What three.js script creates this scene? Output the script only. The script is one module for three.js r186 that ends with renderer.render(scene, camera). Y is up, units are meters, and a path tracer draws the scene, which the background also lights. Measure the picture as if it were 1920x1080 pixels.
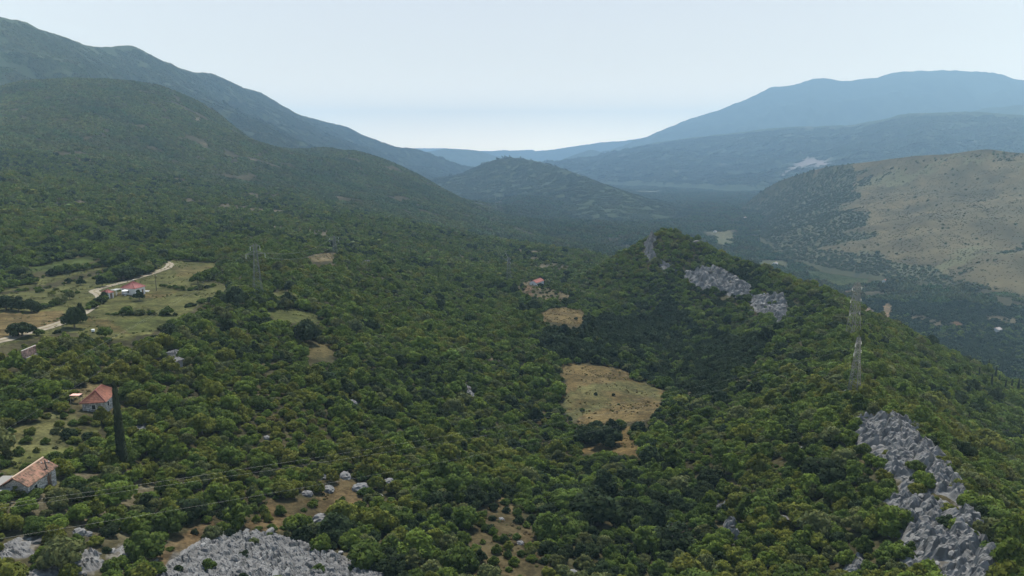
import * as THREE from 'three';
import { mergeGeometries, mergeVertices } from 'three/addons/utils/BufferGeometryUtils.js';

// ---------------------------------------------------------------- camera
const scene = new THREE.Scene();
const CY = 300;                                   // drone height above the datum, metres
const FOV = 44, W = 1920, HH = 1080, FP = (HH / 2) / Math.tan(FOV * Math.PI / 360);
const PITCH = Math.atan(250 / FP);
const camera = new THREE.PerspectiveCamera(FOV, W / HH, 0.5, 60000);
camera.position.set(0, CY, 0);
camera.rotation.set(-PITCH, 0, 0);
scene.add(camera);

// ---------------------------------------------------------------- sky and sun
const SUN = new THREE.Vector3(0.03, 0.87, -0.49).normalize();
{
  const w = 512, h = 256, d = new Float32Array(w * h * 4);
  for (let j = 0; j < h; j++) {
    const el = ((j + 0.5) / h - 0.5) * Math.PI;
    const s = Math.max(0, Math.sin(el));
    const low = Math.exp(-s * 5), veil = 2.5 * Math.exp(-s * s * 220);   // bright hazy air low down, clear blue overhead
    for (let i = 0; i < w; i++) {
      const k = (j * w + i) * 4;
      d[k] = 0.11 + 1.48 * low + veil;
      d[k + 1] = 0.20 + 1.16 * low + veil * 0.78;
      d[k + 2] = 0.43 + 0.50 * low + veil * 0.5;
      d[k + 3] = 1;
    }
  }
  const sky = new THREE.DataTexture(d, w, h, THREE.RGBAFormat, THREE.FloatType);
  sky.mapping = THREE.EquirectangularReflectionMapping;
  sky.magFilter = THREE.LinearFilter; sky.minFilter = THREE.LinearFilter; sky.needsUpdate = true;
  scene.background = sky; scene.environment = sky;
}
const sun = new THREE.DirectionalLight(new THREE.Color(1.0, 0.94, 0.82), 5.0);
sun.position.copy(SUN).multiplyScalar(3000).add(new THREE.Vector3(0, CY, -600));
sun.target.position.set(0, 200, -600);
sun.castShadow = true; sun.shadow.radius = 2; sun.shadow.mapSize.set(4096, 4096);
Object.assign(sun.shadow.camera, { left: -1500, right: 1500, top: 1500, bottom: -1500, near: 10, far: 8000 });
scene.add(sun, sun.target);
scene.fog = new THREE.FogExp2(new THREE.Color().setRGB(0.40, 0.69, 1.0), 0.000095);
const EXPOSURE = 1.46;

// ---------------------------------------------------------------- helpers
function rng(seed) { let a = seed >>> 0; return () => { a = (a + 0x6D2B79F5) | 0; let t = Math.imul(a ^ (a >>> 15), 1 | a); t = (t + Math.imul(t ^ (t >>> 7), 61 | t)) ^ t; return ((t ^ (t >>> 14)) >>> 0) / 4294967296; }; }
const clamp = (x, a = 0, b = 1) => x < a ? a : x > b ? b : x;
const lerp = (a, b, t) => a + (b - a) * t;
const smooth = (a, b, x) => { const t = clamp((x - a) / (b - a)); return t * t * (3 - 2 * t); };
function hash2(i, j, s = 0) { let h = Math.imul(i, 374761393) + Math.imul(j, 668265263) + Math.imul(s, 974634777); h = Math.imul(h ^ (h >>> 13), 1274126177); return ((h ^ (h >>> 16)) >>> 0) / 4294967296; }
function noise(x, y, s = 0) {
  const i = Math.floor(x), j = Math.floor(y), fx = x - i, fy = y - j, u = fx * fx * (3 - 2 * fx), v = fy * fy * (3 - 2 * fy);
  return lerp(lerp(hash2(i, j, s), hash2(i + 1, j, s), u), lerp(hash2(i, j + 1, s), hash2(i + 1, j + 1, s), u), v) * 2 - 1;
}
function fbm(x, y, o = 4, s = 0) { let a = 1, t = 0, n = 0; for (let k = 0; k < o; k++) { t += a * noise(x, y, s + k); n += a; a *= 0.5; x = x * 2.03 + 17.1; y = y * 2.03 - 9.7; } return t / n; }
const ridged = (x, y, o = 4, s = 0) => { let a = 1, t = 0, n = 0; for (let k = 0; k < o; k++) { t += a * (1 - Math.abs(noise(x, y, s + k)) * 2); n += a; a *= 0.5; x = x * 2.1 + 5.3; y = y * 2.1 + 1.7; } return t / n; };
// a direction for a pixel of the photograph; its distance always comes from the ground or a stated range
const cp = Math.cos(PITCH), sp = Math.sin(PITCH);
function ray(px, py) { const X = (px - 960) / FP, Y = (540 - py) / FP; return [X, Y * cp - sp, -(cp + Y * sp)]; }
function at(px, py, r) { const d = ray(px, py), k = r / Math.hypot(d[0], d[2]); return [d[0] * k, CY + d[1] * k, d[2] * k]; }
function project(x, y, z) { const dy = y - CY, zc = -(-z * cp - dy * sp), yc = dy * cp - z * 0 - (-z) * -sp; const depth = -zc; return [960 + FP * x / depth, 540 - FP * yc / depth, depth]; }

// ---------------------------------------------------------------- shape of the land
// control points: pixel, horizontal range in metres, height of the growth that hides the ground there
const CTRL = [
  // bench on the left with its fields
  [60, 900, 138, 0], [230, 880, 148, 0], [190, 745, 190, 0], [70, 665, 230, 0], [0, 640, 246, 0], [100, 600, 285, 0], [0, 560, 345, 0], [250, 556, 332, 0], [140, 520, 415, 1], [320, 498, 440, 0], [440, 555, 330, 1], [400, 500, 450, 0], [0, 500, 440, 2],
  [320, 690, 212, 2], [550, 1040, 116, 0], [200, 1040, 112, 0], [60, 1060, 108, 0], [450, 900, 148, 2], [480, 760, 190, 2], [600, 650, 262, 2], [540, 590, 310, 1], [600, 485, 480, 1], [700, 560, 395, 2],
  // hollow in the middle
  [700, 950, 140, 2], [700, 800, 192, 2], [850, 900, 155, 2], [850, 740, 240, 2], [880, 640, 330, 2], [960, 1000, 128, 1], [1000, 900, 170, 3], [1020, 800, 235, 3], [1060, 690, 322, 0], [1140, 740, 288, 0], [1170, 840, 226, 0], [1055, 595, 430, 0], [1000, 535, 550, 1], [1130, 960, 145, 3], [1200, 1040, 125, 3],
  [820, 520, 540, 3], [900, 560, 470, 3],
  // foot of the spur
  [1250, 850, 212, 3], [1350, 900, 176, 3], [1350, 1010, 136, 2],
  // slopes on the left, rising
  [0, 450, 500, 3], [300, 455, 540, 3], [550, 450, 600, 3], [720, 470, 680, 3], [0, 350, 800, 3], [300, 380, 820, 3], [550, 390, 900, 3], [750, 420, 880, 3], [0, 250, 1120, 3], [200, 250, 1150, 3], [400, 310, 1150, 3], [600, 330, 1220, 3], [780, 390, 1150, 3],
  [0, 165, 1500, 3], [120, 158, 1520, 3], [230, 158, 1530, 3], [320, 170, 1540, 3], [400, 205, 1530, 3], [440, 240, 1520, 3], [480, 274, 1500, 3], [600, 287, 1640, 3], [680, 312, 1700, 3], [740, 340, 1760, 3], [830, 372, 1820, 3],
  [880, 480, 760, 3], [900, 440, 1050, 3], [980, 470, 830, 3], [1100, 470, 860, 3], [960, 410, 1500, 3], [1100, 420, 1420, 3], [940, 380, 2050, 3], [1100, 388, 2150, 3], [1220, 412, 1900, 3],
];
const WORLD_CTRL = [ // x, y (height), z : ground that stands hidden behind the spur, and far ground
  [-700, 130, -2700], [0, 120, -3200], [-1500, 330, -1800], [-2500, 300, -3500], [700, 68, -2900], [300, 72, -2400], [420, 66, -950], [430, 68, -1300], [700, 62, -900], [520, 62, -620], [480, 70, -420], [900, 60, -1400], [1300, 55, -1500], [1000, 50, -2300], [800, 45, -4500], [2500, 45, -4500], [-1500, 80, -6000], [0, 25, -9000], [5000, 20, -9000], [-5000, 60, -9000], [0, 0, -18000], [9000, 0, -15000], [-9000, 0, -15000], [500, 80, -150], [330, 110, -60], [60, 236, -60], [-60, 238, -55], [-150, 236, -90], [150, 238, -60], [-300, 238, -150], [-500, 245, -350], [2200, 55, -900],
];
const LP = (x, z) => [Math.atan2(x, -z) * 1.4, Math.log(Math.hypot(x, z))];
const tps = (() => {
  const P = [], V = [];
  for (const [px, py, r0, g] of CTRL) { const r = r0 * (1 + 0.55 * smooth(600, 1500, r0)), p = at(px, py, r); P.push(LP(p[0], p[2])); V.push(p[1] - g); }
  for (const [x, y, z] of WORLD_CTRL) { P.push(LP(x, z)); V.push(y); }
  const n = P.length, N = n + 3, A = Array.from({ length: N }, () => new Float64Array(N + 1));
  const K = d2 => d2 < 1e-12 ? 0 : d2 * Math.log(d2) * 0.5;
  for (let i = 0; i < n; i++) {
    for (let j = 0; j < n; j++) { const a = P[i][0] - P[j][0], b = P[i][1] - P[j][1]; A[i][j] = K(a * a + b * b); }
    A[i][i] += 0.0006;
    A[i][n] = A[n][i] = 1; A[i][n + 1] = A[n + 1][i] = P[i][0]; A[i][n + 2] = A[n + 2][i] = P[i][1]; A[i][N] = V[i];
  }
  for (let c = 0; c < N; c++) {
    let m = c; for (let r = c + 1; r < N; r++) if (Math.abs(A[r][c]) > Math.abs(A[m][c])) m = r;
    [A[c], A[m]] = [A[m], A[c]];
    for (let r = c + 1; r < N; r++) { const f = A[r][c] / A[c][c]; if (f) for (let k = c; k <= N; k++) A[r][k] -= f * A[c][k]; }
  }
  const w = new Float64Array(N);
  for (let r = N - 1; r >= 0; r--) { let s = A[r][N]; for (let k = r + 1; k < N; k++) s -= A[r][k] * w[k]; w[r] = s / A[r][r]; }
  return (u, v) => { let s = w[n] + w[n + 1] * u + w[n + 2] * v; for (let i = 0; i < n; i++) { const a = u - P[i][0], b = v - P[i][1], d2 = a * a + b * b; if (d2 > 1e-12) s += w[i] * d2 * Math.log(d2) * 0.5; } return s; };
})();
// crest of the wooded spur, near to far: pixel, range, growth height, fall to the left, fall to the right
const SPUR = [[1990, 1190, 95, 0, 0.42, 0.75], [1890, 1060, 121, 1, 0.42, 0.75], [1790, 920, 152, 1, 0.40, 0.72], [1700, 795, 190, 1, 0.36, 0.62], [1610, 735, 240, 1, 0.34, 0.55], [1600, 632, 345, 1, 0.36, 0.50], [1560, 552, 455, 3, 0.40, 0.48], [1450, 502, 520, 4, 0.42, 0.5], [1340, 468, 580, 4, 0.46, 0.5], [1285, 436, 610, 4, 0.52, 0.52], [1250, 426, 625, 4, 0.60, 0.5], [1216, 446, 640, 3, 0.9, 0.5], [1190, 500, 700, 3, 0.7, 0.4]].map(([a, b, r, g, l, q]) => { const p = at(a, b, r); return [p[0], p[1] - g, p[2], l, q]; });
function spur(x, z) {
  let best = 1e18, out = -1e9;
  for (let i = 0; i + 1 < SPUR.length; i++) {
    const A = SPUR[i], B = SPUR[i + 1], dx = B[0] - A[0], dz = B[2] - A[2];
    const t = clamp(((x - A[0]) * dx + (z - A[2]) * dz) / (dx * dx + dz * dz));
    const qx = x - A[0] - dx * t, qz = z - A[2] - dz * t, d = Math.hypot(qx, qz);
    const side = dx * qz - dz * qx;             // positive to the right of the walk
    const f = lerp(A[side < 0 ? 3 : 4], B[side < 0 ? 3 : 4], t);
    const h = lerp(A[1], B[1], t) - f * (Math.sqrt(d * d + 16) - 4);
    if (h > out) out = h;
  }
  return out;
}
function smax(a, b, k) { const h = clamp(0.5 + (a - b) / (2 * k)); return lerp(b, a, h) + k * h * (1 - h); }
function land(x, z) {
  const r = Math.hypot(x, z), [u, v] = LP(x, z);
  let h = tps(u, v);
  if (r < 1500) h = smax(h, spur(x, z) + 1.6 * fbm(x / 22, z / 22, 3, 7), 6);
  h += 0.9 * fbm(x / 30, z / 30, 3, 3) * smooth(60, 160, r) + Math.min(20, r * 0.012) * (0.6 * fbm(x / 190, z / 190, 4, 5) + 0.5 * ridged(x / 330, z / 330, 3, 15) - 0.12) * smooth(350, 1000, r);
  return h;
}
// the ground is sampled once on a fan of rings that grow with distance, and read back from there
const AZ0 = -0.86, AZ1 = 0.86, NA = 600, R0 = 28, R1 = 20500, NR = 580, LR = Math.log(R1 / R0);
const GH = new Float32Array((NA + 1) * (NR + 1));
for (let j = 0; j <= NR; j++) { const r = R0 * Math.exp(LR * j / NR); for (let i = 0; i <= NA; i++) { const a = lerp(AZ0, AZ1, i / NA); GH[j * (NA + 1) + i] = land(r * Math.sin(a), -r * Math.cos(a)); } }
function ground(x, z) {
  const a = (Math.atan2(x, -z) - AZ0) / (AZ1 - AZ0) * NA, b = Math.log(Math.max(R0, Math.hypot(x, z)) / R0) / LR * NR;
  const i = clamp(Math.floor(a), 0, NA - 1), j = clamp(Math.floor(b), 0, NR - 1), fa = clamp(a - i), fb = clamp(b - j), k = j * (NA + 1) + i;
  return lerp(lerp(GH[k], GH[k + 1], fa), lerp(GH[k + NA + 1], GH[k + NA + 2], fa), fb);
}
function hit(px, py, lift = 0) {      // where the ray of a pixel meets the ground
  const d = ray(px, py), n = Math.hypot(d[0], d[2]), dx = d[0] / n, dz = d[2] / n, dy = d[1] / n;
  let r = 40, p = 40;
  for (; r < 20400; p = r, r *= 1.006) if (CY + dy * r < ground(dx * r, dz * r) + lift) break;
  for (let k = 0; k < 14; k++) { const m = (p + r) / 2; if (CY + dy * m < ground(dx * m, dz * m) + lift) r = m; else p = m; }
  return [dx * r, ground(dx * r, dz * r), dz * r, r];
}
const poly = pts => pts.map(([a, b]) => { const p = hit(a, b); return [p[0], p[2]]; });
function inside(P, x, z) { let c = false; for (let i = 0, j = P.length - 1; i < P.length; j = i++) { const [xi, zi] = P[i], [xj, zj] = P[j]; if ((zi > z) !== (zj > z) && x < (xj - xi) * (z - zi) / (zj - zi) + xi) c = !c; } return c; }
const structure = (o, label, category) => { o.userData = { kind: 'structure', label, category }; o.castShadow = o.receiveShadow = true; scene.add(o); return o; };

// ---------------------------------------------------------------- what grows where
// outlines are read off the photograph and laid on the ground
const REG = [];
function region(kind, pts, color, extra = {}) { const P = poly(pts), xs = P.map(p => p[0]), zs = P.map(p => p[1]); const R = { kind, P, color, x0: Math.min(...xs), x1: Math.max(...xs), z0: Math.min(...zs), z1: Math.max(...zs), ...extra }; REG.push(R); return R; }
const GRASS = [0.104, 0.108, 0.04], TAN = [0.148, 0.113, 0.052], OCHRE = [0.125, 0.084, 0.04], LUSH = [0.068, 0.09, 0.027], DRY = [0.11, 0.092, 0.042], SOIL = [0.175, 0.115, 0.072];
region('field', [[-220, 720], [0, 652], [70, 632], [125, 622], [200, 636], [235, 640], [300, 618], [335, 590], [375, 572], [420, 556], [432, 538], [405, 530], [378, 520], [380, 506], [412, 502], [408, 494], [350, 490], [318, 488], [300, 500], [235, 522], [200, 532], [170, 520], [150, 524], [100, 540], [60, 545], [0, 552], [-220, 570]], GRASS);
region('field', [[0, 548], [60, 538], [150, 514], [200, 505], [215, 492], [190, 492], [120, 512], [60, 526], [0, 536]], GRASS);
region('field', [[60, 512], [130, 500], [190, 484], [170, 480], [110, 490], [50, 503]], LUSH);
region('tint', [[-220, 700], [0, 634], [110, 604], [126, 590], [122, 582], [60, 584], [0, 586], [-220, 600]], TAN);
region('tint', [[150, 612], [240, 628], [200, 600], [165, 590]], OCHRE, { part: 0.55 });
region('tint', [[205, 556], [300, 560], [330, 550], [320, 540], [210, 548]], OCHRE, { part: 0.6 });
region('tint', [[322, 500], [405, 500], [390, 520], [330, 520]], TAN, { part: 0.5 });
region('tint', [[205, 600], [330, 592], [310, 616], [240, 626]], LUSH, { part: 0.5 });
region('meadow', [[492, 588], [515, 581], [545, 579], [580, 585], [602, 596], [612, 604], [596, 606], [570, 602], [545, 607], [520, 600]], [0.085, 0.095, 0.032]);
region('meadow', [[495, 550], [520, 545], [545, 546], [540, 555], [520, 557]], GRASS);
region('meadow', [[572, 650], [600, 643], [620, 650], [632, 666], [605, 672], [575, 668]], DRY);
region('meadow', [[572, 484], [600, 476], [632, 474], [628, 488], [600, 494]], [0.17, 0.14, 0.08]);
region('meadow', [[1048, 686], [1075, 682], [1120, 684], [1155, 690], [1180, 702], [1195, 716], [1225, 722], [1246, 733], [1244, 752], [1225, 782], [1196, 792], [1160, 792], [1130, 796], [1095, 798], [1080, 790], [1062, 770], [1046, 745], [1052, 728], [1064, 716], [1052, 700]], TAN);
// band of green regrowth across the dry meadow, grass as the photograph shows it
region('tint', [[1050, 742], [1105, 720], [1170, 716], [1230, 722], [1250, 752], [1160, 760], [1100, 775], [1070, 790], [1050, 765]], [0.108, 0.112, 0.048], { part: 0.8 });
region('meadow', [[1085, 822], [1110, 838], [1160, 826], [1170, 800], [1185, 800], [1180, 818], [1205, 840], [1200, 856], [1165, 850], [1120, 852], [1096, 850]], [0.145, 0.105, 0.045]);
region('meadow', [[1012, 590], [1030, 579], [1060, 577], [1096, 585], [1098, 604], [1080, 613], [1045, 606], [1020, 602]], TAN);
region('sparse', [[962, 534], [985, 522], [1005, 530], [1040, 545], [1085, 560], [1075, 572], [1020, 566], [990, 560], [970, 545]], [0.15, 0.125, 0.075], { keep: 0.35 });
region('bare', [[985, 536], [996, 534], [998, 552], [986, 552]], SOIL);
region('bare', [[1572, 546], [1588, 545], [1600, 553], [1594, 560], [1580, 556]], SOIL);
region('bare', [[1606, 572], [1622, 572], [1642, 586], [1636, 592], [1618, 588]], [0.23, 0.16, 0.10]);
region('bare', [[1652, 576], [1668, 566], [1674, 582], [1666, 602], [1656, 596]], [0.2, 0.15, 0.09]);
region('bare', [[1780, 602], [1800, 604], [1806, 612], [1790, 612]], SOIL);
region('sparse', [[905, 950], [950, 930], [980, 960], [1010, 1010], [1050, 1070], [1060, 1120], [880, 1120], [890, 1040], [870, 1010]], [0.12, 0.092, 0.048], { keep: 0.6 });
region('sparse', [[455, 990], [490, 945], [530, 935], [590, 935], [640, 900], [690, 905], [720, 935], [640, 960], [560, 975], [520, 1005]], [0.12, 0.088, 0.046], { keep: 0.42 });
region('sparse', [[290, 1070], [330, 1005], [380, 965], [400, 985], [350, 1040], [330, 1080]], [0.14, 0.1, 0.055], { keep: 0.2 });
region('sparse', [[-120, 900], [0, 895], [0, 850], [50, 840], [110, 845], [150, 805], [190, 780], [180, 830], [130, 875], [110, 905], [40, 930], [-120, 960]], [0.11, 0.12, 0.04], { keep: 0.45, small: 0.6 });
region('sparse', [[-160, 850], [0, 820], [60, 795], [110, 770], [150, 790], [110, 845], [50, 840], [0, 850], [-120, 900]], [0.12, 0.12, 0.05], { keep: 0.35, small: 0.6 });
region('sparse', [[135, 745], [150, 728], [185, 722], [235, 725], [240, 745], [215, 770], [180, 772], [150, 758]], [0.15, 0.12, 0.06], { keep: 0.08 });
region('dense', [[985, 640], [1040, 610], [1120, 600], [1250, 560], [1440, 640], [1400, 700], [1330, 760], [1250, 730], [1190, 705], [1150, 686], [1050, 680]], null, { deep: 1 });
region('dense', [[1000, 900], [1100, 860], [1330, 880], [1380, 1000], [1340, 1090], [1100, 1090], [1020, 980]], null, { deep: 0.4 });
region('warm', [[140, 1000], [180, 780], [420, 760], [560, 790], [860, 800], [820, 900], [560, 930], [380, 960]], null, {});
region('field', [[1500, 512], [1540, 502], [1600, 506], [1640, 516], [1625, 530], [1580, 534], [1530, 526]], [0.12, 0.15, 0.06]);
region('field', [[1330, 436], [1370, 432], [1385, 446], [1350, 452]], [0.14, 0.14, 0.08]);
region('field', [[1415, 488], [1470, 490], [1480, 500], [1430, 500]], [0.12, 0.13, 0.07]);
region('field', [[1415, 432], [1440, 428], [1462, 434], [1430, 440]], [0.13, 0.13, 0.08]);
region('field', [[1330, 446], [1375, 452], [1382, 460], [1345, 458]], [0.12, 0.13, 0.07]);
region('field', [[1520, 488], [1560, 490], [1552, 497], [1515, 495]], [0.1, 0.13, 0.05]);
region('field', [[1262, 398], [1290, 397], [1296, 401], [1266, 402]], [0.14, 0.14, 0.09]);
region('field', [[1180, 357], [1250, 357], [1240, 360], [1190, 360]], [0.16, 0.17, 0.11]);
const ROCKS = {};
for (const [k, pts] of Object.entries({
  slab: [[330, 1050], [372, 1014], [432, 996], [500, 998], [560, 1014], [602, 1024], [650, 1046], [722, 1076], [780, 1130], [270, 1140], [245, 1092], [300, 1075]], ledge: [[-30, 1040], [38, 1008], [72, 1010], [80, 1024], [60, 1040], [-20, 1062]], ledge2: [[125, 1036], [160, 1026], [192, 1030], [194, 1060], [152, 1076], [122, 1068]], strip: [[206, 1040], [238, 1020], [246, 1046], [218, 1066]],
  rib: [[1608, 792], [1640, 786], [1690, 792], [1716, 802], [1732, 832], [1770, 872], [1788, 905], [1782, 925], [1760, 916], [1738, 872], [1700, 832], [1678, 842], [1652, 850], [1624, 832], [1612, 812]], rib2: [[1656, 852], [1690, 852], [1706, 886], [1726, 920], [1700, 925], [1670, 890]], knob: [[1776, 920], [1812, 932], [1822, 966], [1838, 988], [1815, 992], [1788, 962]], ribwide: [[1676, 936], [1720, 934], [1756, 956], [1766, 986], [1802, 1002], [1852, 1042], [1890, 1090], [1850, 1130], [1780, 1110], [1758, 1062], [1742, 1022], [1718, 996], [1688, 990], [1678, 962]], stack: [[1702, 1026], [1736, 1020], [1736, 1060], [1705, 1062]], knuckle: [[1588, 1048], [1612, 1042], [1622, 1084], [1588, 1088]], crag: [[1338, 940], [1355, 936], [1364, 966], [1348, 972]], crag2: [[1360, 984], [1382, 976], [1392, 1012], [1368, 1022]],
  cliff: [[1284, 518], [1310, 506], [1340, 504], [1376, 516], [1410, 540], [1402, 560], [1360, 552], [1330, 550], [1300, 534]], cliff2: [[1400, 556], [1470, 557], [1482, 585], [1462, 614], [1448, 596], [1418, 580]], peakcliff: [[1208, 472], [1216, 452], [1224, 446], [1228, 460], [1223, 474], [1228, 490], [1215, 491], [1211, 480]], peakstrip: [[1229, 486], [1258, 499], [1272, 512], [1240, 508]], face: [[864, 718], [880, 724], [892, 748], [878, 752]], flat: [[304, 668], [320, 658], [341, 660], [336, 672], [310, 676]], bright: [[360, 672], [372, 670], [382, 682], [370, 686]], cyrock: [[256, 800], [272, 795], [276, 812], [262, 822]], ledge3: [[30, 1082], [70, 1066], [108, 1056], [134, 1076], [120, 1110], [40, 1120]], rise: [[672, 494], [688, 488], [704, 492], [696, 500], [678, 500]],
})) ROCKS[k] = region('rock', pts, [0.16, 0.15, 0.135], { open: /^(rib|knob|stack)/.test(k) ? 0.85 : 0.35 });
function regions(x, z, kind) { const o = []; for (const R of REG) if (x > R.x0 && x < R.x1 && z > R.z0 && z < R.z1 && (!kind || R.kind === kind) && inside(R.P, x, z)) o.push(R); return o; }

// ---------------------------------------------------------------- ground sheet
function grain(n, seed, lo, hi, cells) {   // a tile of fine and coarse speckle that wraps
  const d = new Uint8Array(n * n * 4), wrapNoise = (x, y, c, s) => { const i = Math.floor(x), j = Math.floor(y), u = x - i, v = y - j, m = k => ((k % c) + c) % c, a = u * u * (3 - 2 * u), b = v * v * (3 - 2 * v); return lerp(lerp(hash2(m(i), m(j), s), hash2(m(i + 1), m(j), s), a), lerp(hash2(m(i), m(j + 1), s), hash2(m(i + 1), m(j + 1), s), a), b); };
  for (let j = 0; j < n; j++) for (let i = 0; i < n; i++) {
    let t = 0, w = 0; cells.forEach((c, k) => { const a = k === cells.length - 1 ? 0.7 : 1; t += a * wrapNoise(i / n * c, j / n * c, c, seed + k); w += a; });
    const v = clamp(lerp(lo, hi, smooth(0.2, 0.8, t / w)), 0, 255), k = (j * n + i) * 4; d[k] = v; d[k + 1] = v * 0.99; d[k + 2] = v * 0.97; d[k + 3] = 255;
  }
  const t = new THREE.DataTexture(d, n, n); t.colorSpace = THREE.SRGBColorSpace; t.wrapS = t.wrapT = THREE.RepeatWrapping; t.magFilter = THREE.LinearFilter; t.minFilter = THREE.LinearMipmapLinearFilter; t.generateMipmaps = true; t.needsUpdate = true; return t;
}
const groundMat = new THREE.MeshPhysicalMaterial({ vertexColors: true, roughness: 1, specularIntensity: 0.1, map: grain(512, 3, 150, 255, [9, 31, 90, 210]) });
const hillMat = new THREE.MeshPhysicalMaterial({ vertexColors: true, roughness: 1, specularIntensity: 0.1 });
function groundColor(x, z, r) {
  const wx = x + 1.6 * fbm(x / 7, z / 7, 2, 61) * (1 + r / 500), wz = z + 1.6 * fbm(x / 7, z / 7, 2, 67) * (1 + r / 500);
  const n = 0.5 + 0.5 * fbm(x / 11, z / 11, 4, 71), m = 0.5 + 0.5 * fbm(x / 3.2, z / 3.2, 3, 73);
  let c = [lerp(0.035, 0.085, n), lerp(0.038, 0.072, n), lerp(0.021, 0.037, n)];
  const stony = smooth(0.30, 0.42, fbm(x / 52, z / 52, 4, 171)); c = [lerp(c[0], 0.115 * (0.7 + 0.6 * m), stony), lerp(c[1], 0.102 * (0.7 + 0.6 * m), stony), lerp(c[2], 0.066 * (0.7 + 0.6 * m), stony)];
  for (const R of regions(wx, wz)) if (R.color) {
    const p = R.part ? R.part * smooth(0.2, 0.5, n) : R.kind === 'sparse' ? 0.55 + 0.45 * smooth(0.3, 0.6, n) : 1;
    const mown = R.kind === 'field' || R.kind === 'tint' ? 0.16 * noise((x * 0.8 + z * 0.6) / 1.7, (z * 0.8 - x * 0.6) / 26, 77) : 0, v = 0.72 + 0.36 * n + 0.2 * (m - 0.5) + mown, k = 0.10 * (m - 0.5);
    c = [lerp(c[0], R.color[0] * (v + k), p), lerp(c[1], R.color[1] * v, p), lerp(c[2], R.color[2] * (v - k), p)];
  }
  return c;
}
{
  const n = (NA + 1) * (NR + 1), pos = new Float32Array(n * 3), col = new Float32Array(n * 3), uv = new Float32Array(n * 2), idx = new Uint32Array(NA * NR * 6);
  for (let j = 0; j <= NR; j++) {
    const r = R0 * Math.exp(LR * j / NR);
    for (let i = 0; i <= NA; i++) {
      const a = lerp(AZ0, AZ1, i / NA), k = j * (NA + 1) + i, x = r * Math.sin(a), z = -r * Math.cos(a);
      pos.set([x, GH[k], z], k * 3); uv.set([x / 34, z / 34], k * 2);
      col.set(groundColor(x, z, r), k * 3);
    }
  }
  let q = 0;
  for (let j = 0; j < NR; j++) for (let i = 0; i < NA; i++) { const k = j * (NA + 1) + i; idx.set([k, k + 1, k + NA + 2, k, k + NA + 2, k + NA + 1], q); q += 6; }
  const g = new THREE.BufferGeometry();
  g.setAttribute('position', new THREE.BufferAttribute(pos, 3)); g.setAttribute('color', new THREE.BufferAttribute(col, 3)); g.setAttribute('uv', new THREE.BufferAttribute(uv, 2));
  g.setIndex(new THREE.BufferAttribute(idx, 1)); g.computeVertexNormals();
  const m = new THREE.Mesh(g, groundMat); m.name = 'ground'; structure(m, 'valley floor, bench and wooded slopes', 'ground');
}

// ---------------------------------------------------------------- hills and mountains beyond
// crest given by pixels and range; the two flanks fall away with gullies
function hill(name, label, crest, front, back, base, gully, color, far = 1, taper = 0) {
  front *= far; back *= far; const r0 = crest[0][2] * far;
  const pts = crest.map(([a, b, r]) => at(a, b, r * far)), len = [0];
  for (let i = 1; i < pts.length; i++) len.push(len[i - 1] + Math.hypot(pts[i][0] - pts[i - 1][0], pts[i][2] - pts[i - 1][2]));
  const L = len[len.length - 1], NS = r0 > 8000 ? 170 : 330, NT = r0 > 8000 ? 64 : 110;
  const curve = s => { // Catmull-Rom on the crest
    let i = 0; while (i < pts.length - 2 && len[i + 1] < s) i++;
    const t = clamp((s - len[i]) / (len[i + 1] - len[i])), P = k => pts[clamp(k, 0, pts.length - 1)], A = P(i - 1), B = P(i), C = P(i + 1), D = P(i + 2);
    return [0, 1, 2].map(c => 0.5 * (2 * B[c] + (C[c] - A[c]) * t + (2 * A[c] - 5 * B[c] + 4 * C[c] - D[c]) * t * t + (3 * B[c] - A[c] - 3 * C[c] + D[c]) * t * t * t));
  };
  const A = pts[0], B = pts[pts.length - 1], dl = Math.hypot(B[0] - A[0], B[2] - A[2]);
  const nx = -(B[2] - A[2]) / dl, nz = (B[0] - A[0]) / dl;      // towards the camera for crests listed left to right
  const n = (NS + 1) * (NT + 1), pos = new Float32Array(n * 3), col = new Float32Array(n * 3), idx = [];
  for (let i = 0; i <= NS; i++) {
    const s = L * i / NS, c = curve(s), jag = (fbm(s / 240, 3.3, 4, 11) * 0.22 + fbm(s / 50, 7.7, 3, 13) * 0.06) * gully;
    for (let j = 0; j <= NT; j++) {
      const t = j / NT * 2 - 1, f = t < 0 ? back : front, d = Math.pow(Math.abs(t), 1.35) * f * Math.sign(t) * (taper ? lerp(0.08, 1, smooth(0, taper, i / NS)) : 1);
      const x = c[0] + nx * d, z = c[2] + nz * d, q = Math.pow(Math.abs(t), 1.35);
      const H = c[1] - base, k = i * (NT + 1) + j;
      let y = base + H * Math.pow(1 - q, 1.15) * (1 - 0.12 * Math.sin(q * Math.PI)) + jag * (1 - q);
      y += gully * smooth(0.0, 0.25, q) * (1 - smooth(0.85, 1, q)) * (0.9 * fbm(x / 420, z / 420, 4, 21) + 0.45 * ridged(x / 210, z / 210, 3, 31) - 0.2);
      if (q >= 1) y = base - 40;
      pos.set([x, y, z], k * 3); col.set(color(x, y, z, q, s / L), k * 3);
      if (i < NS && j < NT) idx.push(k, k + 1, k + NT + 2, k, k + NT + 2, k + NT + 1);
    }
  }
  const g = new THREE.BufferGeometry();
  g.setAttribute('position', new THREE.BufferAttribute(pos, 3)); g.setAttribute('color', new THREE.BufferAttribute(col, 3)); g.setIndex(idx); g.computeVertexNormals();
  const m = new THREE.Mesh(g, hillMat); m.name = name; structure(m, label, 'hill');
  return { pos, NS, NT, mesh: m };
}
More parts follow.
